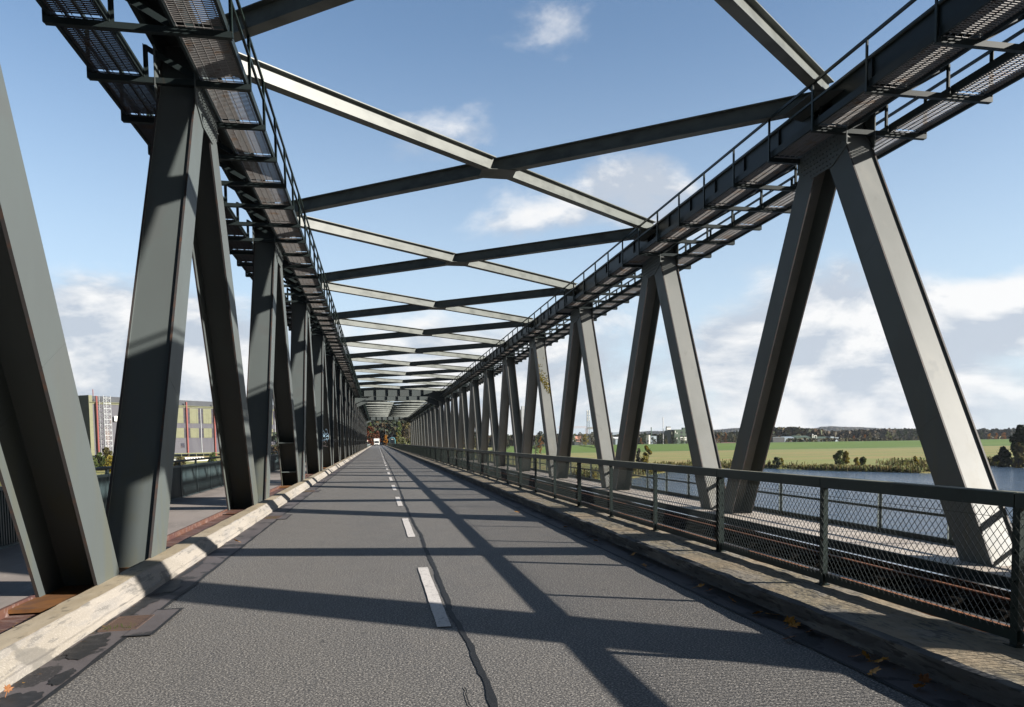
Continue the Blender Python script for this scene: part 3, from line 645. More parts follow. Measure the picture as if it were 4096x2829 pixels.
# hillside wood, one mass
rng=random.Random(5); m=MB()
for i in range(9000):
    x=rng.uniform(-58,55); y=rng.uniform(430,640)
    if abs(x-3)<7 and y<440: continue
    h=hgt(x,y)
    if h<-4 and y>480: continue
    tx,ty=round(x/9)*9,round(y/9)*9; tx+=vn(tx*1.7+ty,31)*6; ty+=vn(ty*2.3+tx,33)*6; top=9+6*vn(tx*.9+ty*1.3,35)
    a=rng.gauss(0,1);b_=rng.gauss(0,1);c_=abs(rng.gauss(0,.8)); q=Vector((a,b_,c_)).normalized()*4.6
    card(m,Vector((tx+q.x,ty+q.y,hgt(tx,ty)+top+q.z-2)),1.15,rng)
tag(m.build('hillside_wood',mat('hillside_leaves',(.03,.05,.02),.8,island=[(.008,.018,.010),(.018,.032,.014),(.028,.044,.016),(.05,.040,.016),(.012,.022,.014),(.09,.055,.012)])),'dense dark green wood covering the hill beyond the end of the road','wood',kind='stuff')
m=MB()
for i in range(5200):
    x=rng.uniform(-55,40); y=rng.uniform(425,600)
    if abs(x-3)<8 and y<438: continue
    card(m,Vector((x,y,hgt(x,y)+rng.random()*5)),1.5,rng)
tag(m.build('undergrowth',LM['brown']),'dark brown undergrowth on the wooded hill beyond the road','undergrowth',kind='stuff')
# trees between right truss members
for i,(px,yt,hw,Y,k,l) in enumerate([
 (2085,1738,24,400,'yellow','yellow green tree left of the white silo base'),(1985,1733,16,420,'orange','orange brown tree seen between the right truss members nearest the far span'),(1945,1745,14,420,'olive','olive tree far down the right side, left of the orange brown tree'),
 (2160,1726,28,430,'dark','tall dark pine clump right of the white silo'),(2163,1745,14,400,'orange','orange tree in front of the dark pine clump'),(2142,1750,12,395,'green','round green tree left of the orange one under the pines'),(2238,1732,14,430,'dark','dark tree left of the pink building'),
 (2300,1735,16,520,'green','dark green tree behind the pink building'),(2340,1735,15,440,'yellow','sunlit yellow tree under the lattice mast'),(2368,1727,22,460,'silver','big silvery brown tree right of the lattice mast'),(2322,1728,16,470,'silver','grey bare tree left of the lattice mast'),(2386,1750,11,430,'brown','dark brown bush like tree at the right end of the mast trees'),
 (2030,1738,16,430,'dark','dark tree behind the silo foot'),(1905,1748,14,430,'olive','small olive tree far along the river bank')]):
    tpx(px,yt,hw,Y,k,l,n=620,group='trees seen between the right truss members',seed=i+2,crown0=.1)
for i,(px,yt,hw,Y,k,l) in enumerate([
 (2575,1729,22,452,'dark','large dark evergreen tree left of the green chimney'),(2565,1752,9,448,'orange','rust brown young tree in front of the leftmost dark evergreen'),(2612,1748,14,450,'dark','dark low tree under the green chimney'),(2620,1757,8,446,'brown','small brown tree right below the green chimney'),
 (2640,1740,15,455,'dark','dark round tree under the tall grey chimney'),(2664,1742,13,452,'dark','dark round tree under the white tower'),(2663,1756,10,446,'olive','olive tree in front of the dark trees under the white tower'),(2690,1746,12,452,'dark','dark tree at the left corner of the green factory'),(2705,1747,12,450,'dark','dark tree before the green factory wall'),(2733,1744,11,452,'green','green tree below the factory name board'),(2726,1752,10,448,'dark','dark tree left below the factory name board'),(2752,1757,10,448,'brown','brown bush at the right end of the factory trees')]):
    tpx(px,yt,hw,Y,k,l,n=620,group='dark trees in front of the factory',seed=i+2,crown0=.04)
for i,(px,yt,hw,Y,k,l) in enumerate([
 (2872,1734,9,520,'orange','orange tree at the left edge of the autumn copse'),(2886,1726,12,530,'olive','yellow green tree in the autumn copse'),(2903,1729,10,525,'orange','bright orange red tree top in the autumn copse'),(2922,1731,11,530,'dark','dark green tree right of the orange red one'),(2948,1722,16,535,'dark','tall dark green tree at the right end of the autumn copse'),(2938,1738,10,520,'olive','pale brown tree in front of the tall dark one'),(2890,1742,12,515,'brown','dark shaded tree at the foot of the autumn copse'),(2915,1745,14,515,'dark','dark bushy tree below the autumn copse'),
 (3415,1743,10,480,'orange','orange leaved poplar left of the pale poplars'),(3483,1728,12,470,'olive','olive poplar in the middle of the row behind the dike'),(3512,1727,12,472,'silver','greyish poplar left of the palest one'),(3553,1725,17,468,'pale','pale silvery round poplar standing alone behind the dike'),(3460,1738,12,490,'orange','low orange brown tree left of the poplars'),
 (3590,1722,16,560,'dark','dark block of tall trees, left tree'),(3620,1716,18,560,'dark','dark block of tall trees, middle tree'),(3652,1717,18,560,'dark','dark block of tall trees, right tree'),(3657,1745,9,470,'silver','small silvery bush left of the big right truss member'),(3672,1743,8,472,'olive','small olive tree next to the big right truss member'),
 (3958,1734,12,480,'gold','golden tree right of the big right truss member'),(3985,1732,13,478,'orange','orange tree beside the golden one'),(4016,1730,14,482,'orange','second orange tree at the left of the big dark willow'),(3965,1745,10,470,'silver','grey green bush below the golden tree'),(3925,1722,16,560,'dark','dark tree just right of the big right truss member')]):
    tpx(px,yt,hw,Y,k,l,n=560,group=GR,seed=i+2,crown0=.08)
# river bank bushes
for i,(px,yt,hw,Y,k,l,cr) in enumerate([
 (3362,1803,32,186,'green','big round green bush with yellow top on the river bank',.02),(3385,1806,14,184,'yellow','yellow leaved half of the big bank bush',.2),(3108,1830,20,190,'pale','pale yellow bush at the left end of the reed bank',.02),(3125,1834,10,192,'yellow','small yellow bush behind the pale yellow one',.02),(3425,1832,12,178,'yellow','small yellow shrub right of the big bank bush',.02),(3452,1829,13,178,'green','small blue green shrub in the reeds',.02),(3660,1826,18,172,'yellow','yellow shrub in the reeds left of the big truss member',.02),
 (2588,1783,26,170,'yellow','upright yellow birch like bush on the bank near the right fence',.04),(2556,1792,14,172,'silver','grey brown bush left of the upright yellow bush',.04),(2370,1880,22,150,'yellow','low yellow bush seen through the wire fence',.02),(2090,1840,20,150,'green','green bush seen through the wire fence farther away',.02)]):
    p=at(px,yt,Y); z0=hgt(p.x,Y)
    tree('bank_bush',l,p.x,Y,max(p.z,z0+1.2),hw*Y/F,k,900,cat='bush',crown0=cr,ls=.22,limbs=5,seed=i+3,group='bushes on the river bank')
for i,(px,yt,hw,Y,k,l) in enumerate([(4090,1700,62,170,'dark','large dark willow leaning over the river at the right picture edge'),(4010,1790,38,172,'dark','dark spreading thicket left of the large willow'),(4075,1770,30,164,'olive','olive yellow shrub in front of the large dark willow'),(4150,1710,60,176,'dark','dark tree at the far right behind the willow')]):
    tpx(px,yt,hw,Y,k,l,name='willow_tree',n=3200,ls=.30,crown0=.03,seed=i+11)
# left bank bushes
for i,(px,yt,hw,Y,k,l) in enumerate([(425,1790,22,250,'olive','olive autumn bush in front of the factory hall, by the second truss member'),(400,1812,22,240,'green','green bush at the foot of the scaffold stair'),(440,1826,22,225,'yellow','yellow green bush just above the left railing'),(372,1830,16,230,'green','small green bush at the hall corner'),(720,1830,24,260,'olive','low olive shrub in front of the white boat'),(850,1812,16,300,'green','green bush right of the white boat')]):
    tpx(px,yt,hw,Y,k,l,name='bush',cat='bush',n=900,ls=.3,crown0=.02,seed=i+5,group='bushes on the left bank')
# reeds
rng=random.Random(9); m=MB()
def blade(x,y,z,h,w_):
    a=rng.random()*3.14; dx,dy=math.cos(a)*w_,math.sin(a)*w_; lx,ly=rng.gauss(0,.18)*h,rng.gauss(0,.12)*h
    m.add([(x-dx,y-dy,z),(x+dx,y+dy,z),(x+dx*.6+lx,y+dy*.6+ly,z+h),(x-dx*.6+lx,y-dy*.6+ly,z+h)],[(0,1,2,3)])
i=0
while i<17000:
    x=rng.uniform(25,250); d=abs(rng.gauss(0,1))*6+.8
    if 125<x<136 and d>10: d*=.4
    y=shore(x)+vn(x*.12,21)*5+vn(x*.4,22)*2+d; z=hgt(x,y)
    if z<-7.05: i+=1; continue
    hh=(.5+1.0*rng.random())*(.55+.9*(vn(x*.35+y*.2,50)+.5))*(1.25 if x>150 else 1)
    blade(x,y,z-.1,hh,.10+.12*rng.random()); i+=1
tag(m.build('reed_belt',LM['reed']),'brown and yellow reeds along the far river bank','reeds',kind='stuff')
rng=random.Random(12); m=MB()
for i in range(5000):
    x=rng.uniform(-150,-15); y=shore(x)+abs(rng.gauss(0,1))*40+2; blade(x,y,hgt(x,y)-.1,.5+.9*rng.random(),.2)
tag(m.build('rough_grass',LM['olive']),'rough yellowish grass on the left river bank','grass',kind='stuff')
# distant wood strips (one mass each)
def strip(px0,px1,top,Y,cols,n,lab,depth=40,s=2.2,name='distant_wood',seed=3):
    rng=random.Random(seed); m=MB()
    for i in range(n):
        px=rng.uniform(px0,px1); f=(px-px0)/(px1-px0)*(len(top)-1); j=min(int(f),len(top)-2); yt=top[j]+(top[j+1]-top[j])*(f-j)
        yt+=vn(px*.16,seed)*5+vn(px*.5,seed+1)*3
        Yd=Y+rng.random()*depth; p=at(px,yt,Yd); z0=hgt(p.x,Yd); z=z0+(p.z-z0)*(1-rng.random()**1.6*.98)
        card(m,Vector((p.x,Yd+ (vn(px*.2,seed+4))*8,z)),s*(.6+.6*rng.random()),rng)
    return tag(m.build(name,mat(name+str(seed),cols[0],.8,island=cols)),lab,'wood',kind='stuff')
MIX=[(.018,.028,.012),(.035,.045,.016),(.07,.06,.018),(.11,.055,.018),(.030,.030,.016),(.05,.06,.02)]
DRK=[(.016,.022,.014),(.028,.036,.018),(.045,.042,.022),(.024,.028,.018)]
strip(3060,3300,[1716,1718,1716,1722,1728],640,MIX,5200,'mixed green and brown autumn wood behind the farm sheds',seed=3)
strip(3270,3580,[1728,1732,1727,1724,1722],700,[(.05,.04,.02),(.08,.05,.022),(.035,.035,.02),(.06,.06,.03)],5200,'grey brown wood in the middle distance right of the sheds',seed=5)
strip(3560,4150,[1722,1720,1722,1721,1720],760,DRK+[(.07,.05,.03)],6000,'dark wood along the horizon behind the big right truss member',seed=7)
strip(2790,3060,[1735,1738,1735],640,DRK,3000,'dark wood line behind the autumn copse',seed=9)
strip(2400,2800,[1748,1746,1744,1742],620,DRK,3500,'dark wood line behind the factory',seed=11)
strip(1650,2420,[1752,1750,1748,1746,1745],650,MIX,5000,'low wood line far behind the river meadow',seed=13)
strip(1105,1500,[1768,1764,1760,1752],640,MIX,2500,'low wood line behind the factory hall',seed=15)
strip(3150,3600,[1757,1756,1756,1757],455,[(.10,.05,.02),(.05,.05,.02),(.08,.07,.03),(.03,.03,.015)],1500,'low brown hedge along the top of the dike',depth=8,s=.8,name='hedge',seed=17)
# far hills
def hills(pts,Y,zb,mt,name,seed):
    m=MB(); px=pts[0][0]; cols=[]
    while px<=pts[-1][0]:
        for (a,p_),(b_,q_) in zip(pts,pts[1:]):
            if a<=px<=b_: yt=p_+(q_-p_)*(px-a)/(b_-a)
        t=at(px,yt+vn(px*.35,seed)*1.3+vn(px*1.1,seed+1)*.9,Y); cols.append((t.x,t.z)); px+=1.6
    rows=7
    for r in range(rows):
        f=r/(rows-1)
        for k,(x,z) in enumerate(cols):
            m.v.append((x*(1-.18*f),Y*(1-.18*f)+vn(k*.7,r)*18,z*(1-f**1.3)+zb*f**1.3+ (vn(k*.9,r+30)*5 if 0<r<rows-1 else 0)))
    n=len(cols)
    for r in range(rows-1):
        for k in range(n-1): a=r*n+k; m.f.append((a,a+n,a+n+1,a+1)); m.m.append(0)
    b0=len(m.v)
    for (x,z) in cols: m.v.append((x*1.05,Y*1.05,zb))
    for k in range(n-1): m.f.append((k,k+1,b0+k+1,b0+k)); m.m.append(0)
    return tag(m.build(name,mt),kind='structure')
m_hill=mat('forested_hill',(.030,.034,.022),.9,layers=[(.03,(1,1,2.5),.4,.62,(.055,.045,.028),6),(.11,(1,1,2),.5,.7,(.018,.022,.016),5),(.02,U,.55,.75,(.08,.05,.025),4)],bump=(.08,U,1,10,4))
hills([(1700,1764),(2000,1755),(2300,1748),(2480,1735),(2565,1727),(2600,1724),(2655,1725),(2760,1722),(2870,1719),(2930,1713),(3000,1710),(3098,1710),(3170,1712),(3251,1714),(3265,1712),(3288,1706.5),(3330,1705.5),(3383,1708),(3450,1709),(3520,1714),(3600,1719),(3700,1722),(3900,1722),(4100,1718),(4300,1722)],2400,-6,m_hill,'hills',3)
# ================================================================ left bank: factory hall
m_clad=mat('yellow_green_cladding',(.150,.152,.085),.6,layers=[(.25,(1,1,3),.4,.7,(.13,.132,.072)),(.9,(1,1,.02),.5,.7,(.115,.118,.064))])
m_corr=mat('grey_corrugated_wall',(.080,.078,.092),.7,layers=[(.12,(1,1,.25),.45,.6,(.065,.063,.078),6),(.35,(1,1,.12),.58,.72,(.17,.10,.07),7,'noise',.7)])
m_roofd=mat('dark_roof_sheet',(.05,.053,.06),.7,layers=[(.2,U,.4,.7,(.06,.065,.07))])
m_redc=mat('red_steel_column',(.22,.055,.045),.5)
m_greend=mat('dark_end_wall',(.045,.058,.062),.7,layers=[(.1,(1,1,4),.5,.7,(.05,.065,.07))])
m_win=mat('window_band',(.04,.04,.055),.3,layers=[(.5,U,.4,.7,(.07,.055,.055))])
m_green=mat('green_factory_wall',(.065,.10,.072),.7,layers=[(.15,U,.4,.7,(.055,.085,.06))])
m_conc=mat('pale_concrete_tower',(.40,.42,.44),.8,layers=[(.06,(1,1,.3),.4,.7,(.48,.50,.52))])
m_conc2=mat('grey_silo_wall',(.25,.27,.28),.8,layers=[(.2,(1,1,.4),.4,.7,(.32,.28,.25))])
m_pink=mat('salmon_wall',(.55,.27,.20),.7)
m_bluegrey=mat('blue_grey_sheet',(.30,.36,.42),.5)
m_galv=mat('galvanised_steel',(.55,.56,.58),.45,metal=.3)
m_yel=mat('yellow_board',(.55,.36,.10),.5)
m_hv=mat('hi_vis_yellow',(.65,.80,.05),.6)
m_skin=mat('skin',(.45,.26,.18),.6)
m_cloth=mat('dark_clothing',(.02,.022,.03),.9)
A=at(355,1581,430); B=at(1100,1608,534); dv=Vector((B.x-A.x,B.y-A.y,0)).normalized(); rz=math.atan2(dv.y,dv.x)
def sof(px):
    d=ray(px,1700); # intersect with facade line in plan
    # A + s dv = t d
    det=dv.x*(-d.y)-dv.y*(-d.x)
    return ((-A.x)*(-d.y)-(-A.y)*(-d.x))/det
hall=thing('factory_hall','huge industrial hall with yellow green panels, red columns and grey sheeting on the left bank','hall',(A.x,A.y,0),rz=rz)
ZR=27.4; ZW=-3.3
def zy(y): return ZR-(y-190)*.0269
L_=sof(1100)+22
m=MB(); m.box(0,L_,.0,55,ZW,zy(312)); m.build('wall',m_corr,hall)
m=MB(); m.poly([(-.1,1.2,zy(305)),(-.1,3.2,ZR),(-.1,54,ZR+1),(-.1,54,zy(305))],(L_+.2,0,0)); fixn(m.build('roof',m_roofd,hall))
m=MB(); m.box(-.35,-.05,-.2,55,ZW,ZR+.1); 
m.build('end_wall',m_greend,hall)  # shade on this end is put into the dark wall colour
e1=sof(372)
m=MB(); m.box(-.4,e1,-.35,-.02,ZW,ZR); m.build('cladding_panel',m_clad,hall)
s1,s2=sof(745.5),sof(856); bay=s2-s1; k0=-int(round((s1-sof(383))/bay))
g=MB(); g.tube((0,-.7,zy(318)),(L_,-.7,zy(318)),.22,8); g.box(e1,L_,-.30,-.02,zy(352),zy(330)); g.build('gutter_pipe',m_clad,hall)
for k in range(k0-1,6):
    s=s1+bay*k
    if s<sof(376) or s>L_: continue
    m=MB(); m.box(s-.40,s+.40,-.9,-.02,ZW-2.2,ZR-1.2); m.build('red_column',m_redc,hall)
    for f0,f1 in ((.12,.42),(.60,.90)):
        a,b_=s+bay*f0,s+bay*f1
        if b_>L_: continue
        for z1,z0 in ((22.7,13.95),(11.1,5.5)):
            q=MB(); q.box(a,b_,-.25,-.02,z0,z1); q.build('cladding_panel',m_clad,hall)
    for f0,f1 in ((.03,.12),(.42,.60),(.90,.97)):
        a,b_=s+bay*f0,s+bay*f1
        for z1,z0 in ((22.7,13.95),(11.1,5.5)):
            q=MB(); q.box(a,b_,-.10,-.02,z0,z1); q.mi=1
            for j in range(5): zz=z0+(z1-z0)*j/4; q.box(a,b_,-.16,-.11,zz-.06,zz+.06)
            q.build('window_band',[m_win,m_corr],hall)
    q=MB(); c=s+bay*.51; q.box(c-.14,c+.14,-.35,-.17,ZW,22.7); q.build('white_downpipe',m_conc,hall)
q=MB()
for j in range(12):
    zz=ZW+1.2+j*1.35
    if zz<5.4 or 11.2<zz<13.9: q.box(e1,L_,-.07,-.01,zz-.05,zz+.05)
q.build('sheeting_rail',m_corr,hall)
q=MB(); q.box(e1,L_,-1.5,-.3,ZW-.45,ZW-.02)
for j in range(int(L_/5.2)): q.box(e1+j*5.2,e1+j*5.2+.3,-1.4,-1.1,-6.2,ZW-.45)
q.build('gantry_beam',m_clad,hall)
q=MB(); a=sof(720); q.box(a,a+2.6,-.12,-.02,zy(1215),zy(1120)); q.build('window',m_win,hall)
q=MB(); a=sof(455); q.box(a-.4,a+1.6,-1.3,-1.0,zy(690)+.4,zy(575)); q.build('white_cabinet',m_white,hall)
q=MB(); a=sof(398); q.tube((a,4,ZR),(a,4,ZR+3.4),.2,8); q.build('roof_chimney',m_redc,hall)
# scaffold stair
sc=thing('scaffold_stair','tall white lattice scaffold stair tower standing against the yellow hall','scaffold',(A.x,A.y,0),rz=rz)
a,b_=sof(393),sof(421); ya,yb=-5,-1.6
q=MB()
for x in (a,b_):
    for y in (ya,yb): q.box(x-.09,x+.09,y-.09,y+.09,-5.8,zy(190))
q.build('stair_frame',m_conc,sc)
for i in range(10):
    z0=-1.4+i*2.75; z1=z0+2.75; q=MB()
    q.bar((a,ya,z0),(b_,ya,z1),.08,.08); q.bar((b_,ya,z0),(a,ya,z1),.08,.08); q.box(a,b_,ya-.1,ya+.1,z1-.12,z1+.12); q.bar((a+.3,yb,z0),(b_-.3,ya+.6,z1),.8,.12)
    q.build('stair_bay',m_conc,sc)
q=MB(); q.tube((a-1.2,-1.2,-5),(a-1.2,-1.2,zy(200)),.45,8); q.build('red_riser_pipe',mat('dark_red_riser',(.22,.05,.04),.6),sc)
# boat in front of the hall
p0=at(684,1838,330); p1=at(862,1838,350)
bt=thing('boat','long white boat hull lying on the left bank in front of the hall','boat',((p0.x+p1.x)/2,(p0.y+p1.y)/2,-6.0),rz=math.atan2(p1.y-p0.y,p1.x-p0.x))
Lb=(p1-p0).length/2
q=MB(); prf=[]
for i in range(13):
    t=-1+2*i/12; wv=2.0*(1-max(0,(t-.4)/.6)**2)**.5 if t>.4 else 2.0*(1-max(0,(-t-.8)/.2)**2*.4); sh=.25*max(0,t)**2
    prf.append((t*Lb,max(wv,.05),sh))
for (x,wv,sh) in prf: q.v+=[(x,-wv*.6,0),(x,-wv,1.1+sh),(x,-wv,1.5+sh),(x,wv,1.5+sh),(x,wv,1.1+sh),(x,wv*.6,0)]
for j in range(12):
    for i in range(6): a0=j*6+i; a1=j*6+(i+1)%6; q.f.append((a0,a1,a1+6,a0+6)); q.m.append(0)
q.f+=[tuple(range(6)),tuple(range(77,71,-1))]; q.m+=[0,0]
fixn(q.build('hull',m_white,bt))
q=MB(); q.box(-Lb*.75,Lb*.35,-1.3,1.3,1.5,2.35); cb=q.build('cabin',m_white,bt)
q=MB()
for j in range(8): q.box(-Lb*.7+j*Lb*.13,-Lb*.7+j*Lb*.13+.7,-1.33,-1.31,1.75,2.15)
q.build('windows',m_glass,cb)
q=MB(); q.box(-Lb*.8,Lb*.5,-1.9,-1.86,2.3,2.36)
for j in range(12): q.box(-Lb*.8+j*Lb*.118,-Lb*.8+j*Lb*.118+.05,-1.9,-1.86,1.5,2.3)
q.build('deck_rail',m_redc,bt)
# ================================================================ right bank: buildings
def bld(name,label,px0,px1,yt,Y,dep,wallm,z0=-5,roofm=None,roof='flat',wins=(),cat='building',dY=0,rise=1.5):
    a=at(px0,yt,Y); b_=at(px1,yt,Y+dY); v=Vector((b_.x-a.x,b_.y-a.y,0)); L=v.length
    t=thing(name,label,cat,(a.x,a.y,z0),rz=math.atan2(v.y,v.x)); H=a.z-z0
    q=MB()
    if roof=='flat': q.box(0,L,0,dep,0,H); q.build('wall',wallm,t); q=MB(); q.box(-.1,L+.1,-.1,dep+.1,H,H+.25); q.build('roof',roofm or wallm,t)
    else:
        q.box(0,L,0,dep,0,H-rise); q.build('wall',wallm,t); q=MB(); q.poly([(-.3,-.3,H-rise),(-.3,dep*.5,H),(-.3,dep+.3,H-rise)],(L+.6,0,0)); fixn(q.build('roof',roofm or wallm,t))
    for (x0,x1,za,zb,mt,nm) in wins:
        q=MB(); q.box(x0*L,x1*L,-.08,-.01,za*H,zb*H); q.build(nm,mt,t)
    return t,L,H
t,L,H=bld('green_factory','dark green factory block with a white name board, rising behind dark trees','%d'%0 and 2698,2772,1720,520,14,m_green,wins=[(.03,.06,.82,.95,m_white,'window'),(.12,.15,.76,.85,m_white,'window'),(.12,.15,.48,.56,m_white,'window'),(.33,.43,.80,.90,m_win,'window'),(.33,.43,.60,.70,m_win,'window'),(.58,.68,.80,.90,m_win,'window'),(.58,.68,.58,.68,m_win,'window'),(.58,.68,.24,.34,m_win,'window'),(.78,.88,.60,.70,m_win,'window')])
q=MB(); q.box(-2.2,0,2,14,0,H-.3); q.build('annex_wall',m_greend,t)
q=MB(); q.box(-1.6,-.8,1.9,1.99,H*.75,H*.9); q.build('window',m_white,t)
q=MB(); q.box(L*.55,L*.68,3,6,H+.26,H+1.6); q.build('roof_cabin',m_green,t)
q=MB(); q.box(L*.31,L*.65,-.22,-.10,H*.40,H*.58); sb_=q.build('name_board',m_white,t)
def text(s,size,parent,loc,rot,mt,name='lettering'):
    c=bpy.data.curves.new(name,'FONT'); c.body=s; c.size=size; c.extrude=.01; c.align_x='CENTER'; c.align_y='CENTER'
    o=bpy.data.objects.new('tmp',c); COL.objects.link(o); bpy.context.view_layer.update()
    me=bpy.data.meshes.new_from_object(o.evaluated_get(bpy.context.evaluated_depsgraph_get())); bpy.data.objects.remove(o)
    n=bpy.data.objects.new(name,me); me.materials.clear(); me.materials.append(mt); COL.objects.link(n); n.location=loc; n.rotation_euler=rot
    if parent: n.parent=parent
    return n
text('WORL\u00c9E',1.5,sb_,(L*.48,-.25,H*.49),(PI/2,0,0),m_cloth)
def cyl(name,label,px,yt,Y,r,mt,z0=-5,cat='chimney',taper=1,cap=None,n=16):
    p=at(px,yt,Y); t=thing(name,label,cat,(p.x,Y,z0)); q=MB(); q.tube((0,0,0),(0,0,p.z-z0),r,n,r*taper); q.build('shaft',mt,t)
    q=MB(); q.tube((0,0,p.z-z0-.8),(0,0,p.z-z0+.1),r*1.25,n); q.build('collar',cap or mt,t); return t,p
cyl('chimney','very tall thin grey chimney between the dark trees and the white factory tower',2652.5,1670,545,.28,m_galv)
cyl('chimney','short thick dark green chimney left of the tall thin grey one',2605,1710,540,.30,mat('green_pipe',(.05,.11,.07),.5))
t,p=cyl('silo','round grey factory silo with a white upper part, beside the green block',2673,1724,545,1.75,m_conc2,cat='silo')
q=MB(); q.box(-1.6,1.6,-1.6,1.6,p.z+5.05,p.z+7.3); q.build('upper_storey',m_white,t); q=MB(); q.box(-1.4,1.4,-1.4,1.4,p.z+7.3,p.z+8.3); q.build('top_cabin',m_conc2,t)
bld('warehouse','pale blue grey flat warehouse seen between two right truss members',2450,2500,1731,640,30,m_bluegrey,z0=-2)
bld('tent_hall','low white tent roofed hall in front of the blue grey warehouse',2462,2486,1748,560,14,m_bluegrey,roofm=m_white,roof='gable',z0=-4.5,rise=1.6)
bld('low_building','low white building left of the green chimney',2595,2601,1742,520,6,m_white,z0=-4)
bld('low_building','low pale shed roof right of the green chimney behind dark trees',2607,2626,1746,525,6,m_bluegrey,z0=-4)
bld('brick_building','small salmon pink building with white framed windows near the lattice mast',2302,2324,1746,560,10,m_pink,wins=[(.1,.25,.6,.8,m_win,'window'),(.4,.55,.6,.8,m_win,'window'),(.7,.85,.6,.8,m_win,'window'),(0,1,.45,.52,m_white,'band')])
bld('low_building','small white house wall left of the salmon pink building',2293,2301,1745,556,8,m_conc,wins=[(.2,.5,.3,.6,m_win,'window')])
bld('shed','long low dark shed on the dike below the lattice mast',2298,2362,1769,475,6,m_greend,z0=-4.5)
bld('shed','dark quay shed far along the bank, between right truss members',2136,2190,1771,470,6,m_roofd,z0=-4.5)
# silo tower with lettering
t,L,H=bld('silo_tower','tall pale concrete grain silo tower with faint lettering, half hidden by a truss member',2086,2124,1639,700,12,m_conc,cat='tower')
q=MB(); q.box(.5,L*.38,1,5,H+.25,H+3.2); q.build('top_cabin',m_conc,t)
text('OISE',1.7,t,(L*.36,-.1,H*.77),(PI/2,0,0),m_bluegrey)
# lattice mast
p=at(2352,1643,560); t=thing('radio_mast','slender blue grey lattice radio mast rising above autumn trees','mast',(p.x,p.y,-5)); HH=p.z+5
def lattice(parent,H,w0,w1,n,mt,name):
    q=MB()
    def c(h): return (w0+(w1-w0)*h/H)/2
    for i in range(n):
        z0,z1=H*i/n,H*(i+1)/n; a,b_=c(z0),c(z1)
        for (sx1,sy1),(sx2,sy2) in (((-1,-1),(1,-1)),((1,-1),(1,1)),((1,1),(-1,1)),((-1,1),(-1,-1))):
            q.bar((sx1*a,sy1*a,z0),(sx1*b_,sy1*b_,z1),.16,.16); q.bar((sx1*a,sy1*a,z0),(sx2*b_,sy2*b_,z1),.08,.08); q.bar((sx1*b_,sy1*b_,z1),(sx2*b_,sy2*b_,z1),.08,.08)
    return q.build(name,mt,parent)
m_mast=mat('mast_steel',(.16,.20,.23),.5)
lattice(t,HH,3.0,1.1,18,m_mast,'lattice_frame')
for i,h in enumerate((HH-.5,HH-2.5,HH-5,HH-7)):
    q=MB()
    for a in range(3): q.box(math.cos(a*2.1)*1.1-.2,math.cos(a*2.1)*1.1+.2,math.sin(a*2.1)*1.1-.2,math.sin(a*2.1)*1.1+.2,h-.9,h+.9)
    q.build('antenna',m_white,t)
# tower crane
p=at(2347,1712,800); t=thing('tower_crane','faint pinkish tower crane with a long level jib behind the lattice mast','crane',(p.x,p.y,-5)); H=p.z+5
m_crane=mat('crane_paint',(.45,.32,.30),.6)
lattice(t,H,2,2,14,m_crane,'crane_mast')
q=MB(); xl=(at(2231,1712,800).x-p.x)
for i in range(26):
    a,b_=xl*i/26,xl*(i+1)/26; q.bar((a,0,H),(b_,0,H),.25,.25); q.bar((a,0,H+1.5),(b_,0,H+1.5),.25,.25); q.bar((a,0,H),(b_,0,H+1.5),.15,.15)
q.build('jib',m_crane,t); q=MB(); q.box(1,7,-.6,.6,H-1.5,H+1); q.build('counterweight',m_conc2,t)
# farm sheds
bld('farm_shed','light roofed shed with an open canopy to its left, leftmost of the farm buildings',3139,3177,1747,560,10,m_bluegrey,roofm=m_bluegrey,roof='gable',z0=-4,wins=[(.1,.45,.05,.5,m_win,'door')],rise=1.0)
bld('farm_canopy','long low canopy roof on thin posts beside the light roofed shed',3092,3138,1750,558,8,m_roofd,roofm=m_bluegrey,z0=-4)
bld('farm_shed','dark green gabled shed in the middle of the farm buildings',3185,3242,1743,562,14,m_green,roofm=m_green,roof='gable',z0=-4,wins=[(.25,.6,.35,.5,m_bluegrey,'window_band')],rise=1.6)
bld('farm_shed','dark green wide shed with a sloping roof, right of the pipes',3260,3322,1747,560,12,m_greend,roofm=m_green,roof='gable',z0=-4,wins=[(.6,.85,.45,.6,m_bluegrey,'window_band')],rise=1.4)
bld('farm_box','pale square box building at the right end of the wide green shed',3322,3335,1748,558,6,m_bluegrey,z0=-3.5)
bld('farm_box','small pale box building, rightmost of the farm buildings',3341,3354,1751,558,6,m_bluegrey,z0=-3.5)
p=at(3250,1740,558); t=thing('pipe_tower','white bent exhaust pipes standing between two green farm sheds','pipes',(p.x,p.y,-4))
q=MB(); q.tube((0,0,0),(0,0,p.z+4),.5,8); q.tube((1.6,0,0),(1.6,0,p.z+3.4),.25,6); q.tube((1.6,0,p.z+3.4),(3.6,0,p.z+3.4),.25,6); q.tube((3.6,0,p.z+3.4),(3.6,0,0),.25,6); q.build('pipe',m_white,t)
q=MB(); q.tube((0,0,p.z+4),(0,0,p.z+4.8),.75,8,.1); q.build('pipe_cap',m_white,t)
# mound
q=MB(); pa=at(2862,1775,470); pb=at(2965,1775,470); n=24
for r in range(3):
    for i in range(n+1): f=i/n; q.v.append((pa.x+(pb.x-pa.x)*f,466+r*5,-2.6+(1.0*math.sin(PI*f)**.5*(1 if r==1 else 0))))
for r in range(2):
    for i in range(n): a0=r*(n+1)+i; q.f.append((a0,a0+1,a0+n+2,a0+n+1)); q.m.append(0)
tag(q.build('earth_mound',mat('reddish_earth',(.22,.13,.10),.9,layers=[(1,U,.4,.7,(.16,.10,.08))])),'low reddish earth mound on the dike below the autumn copse','mound')
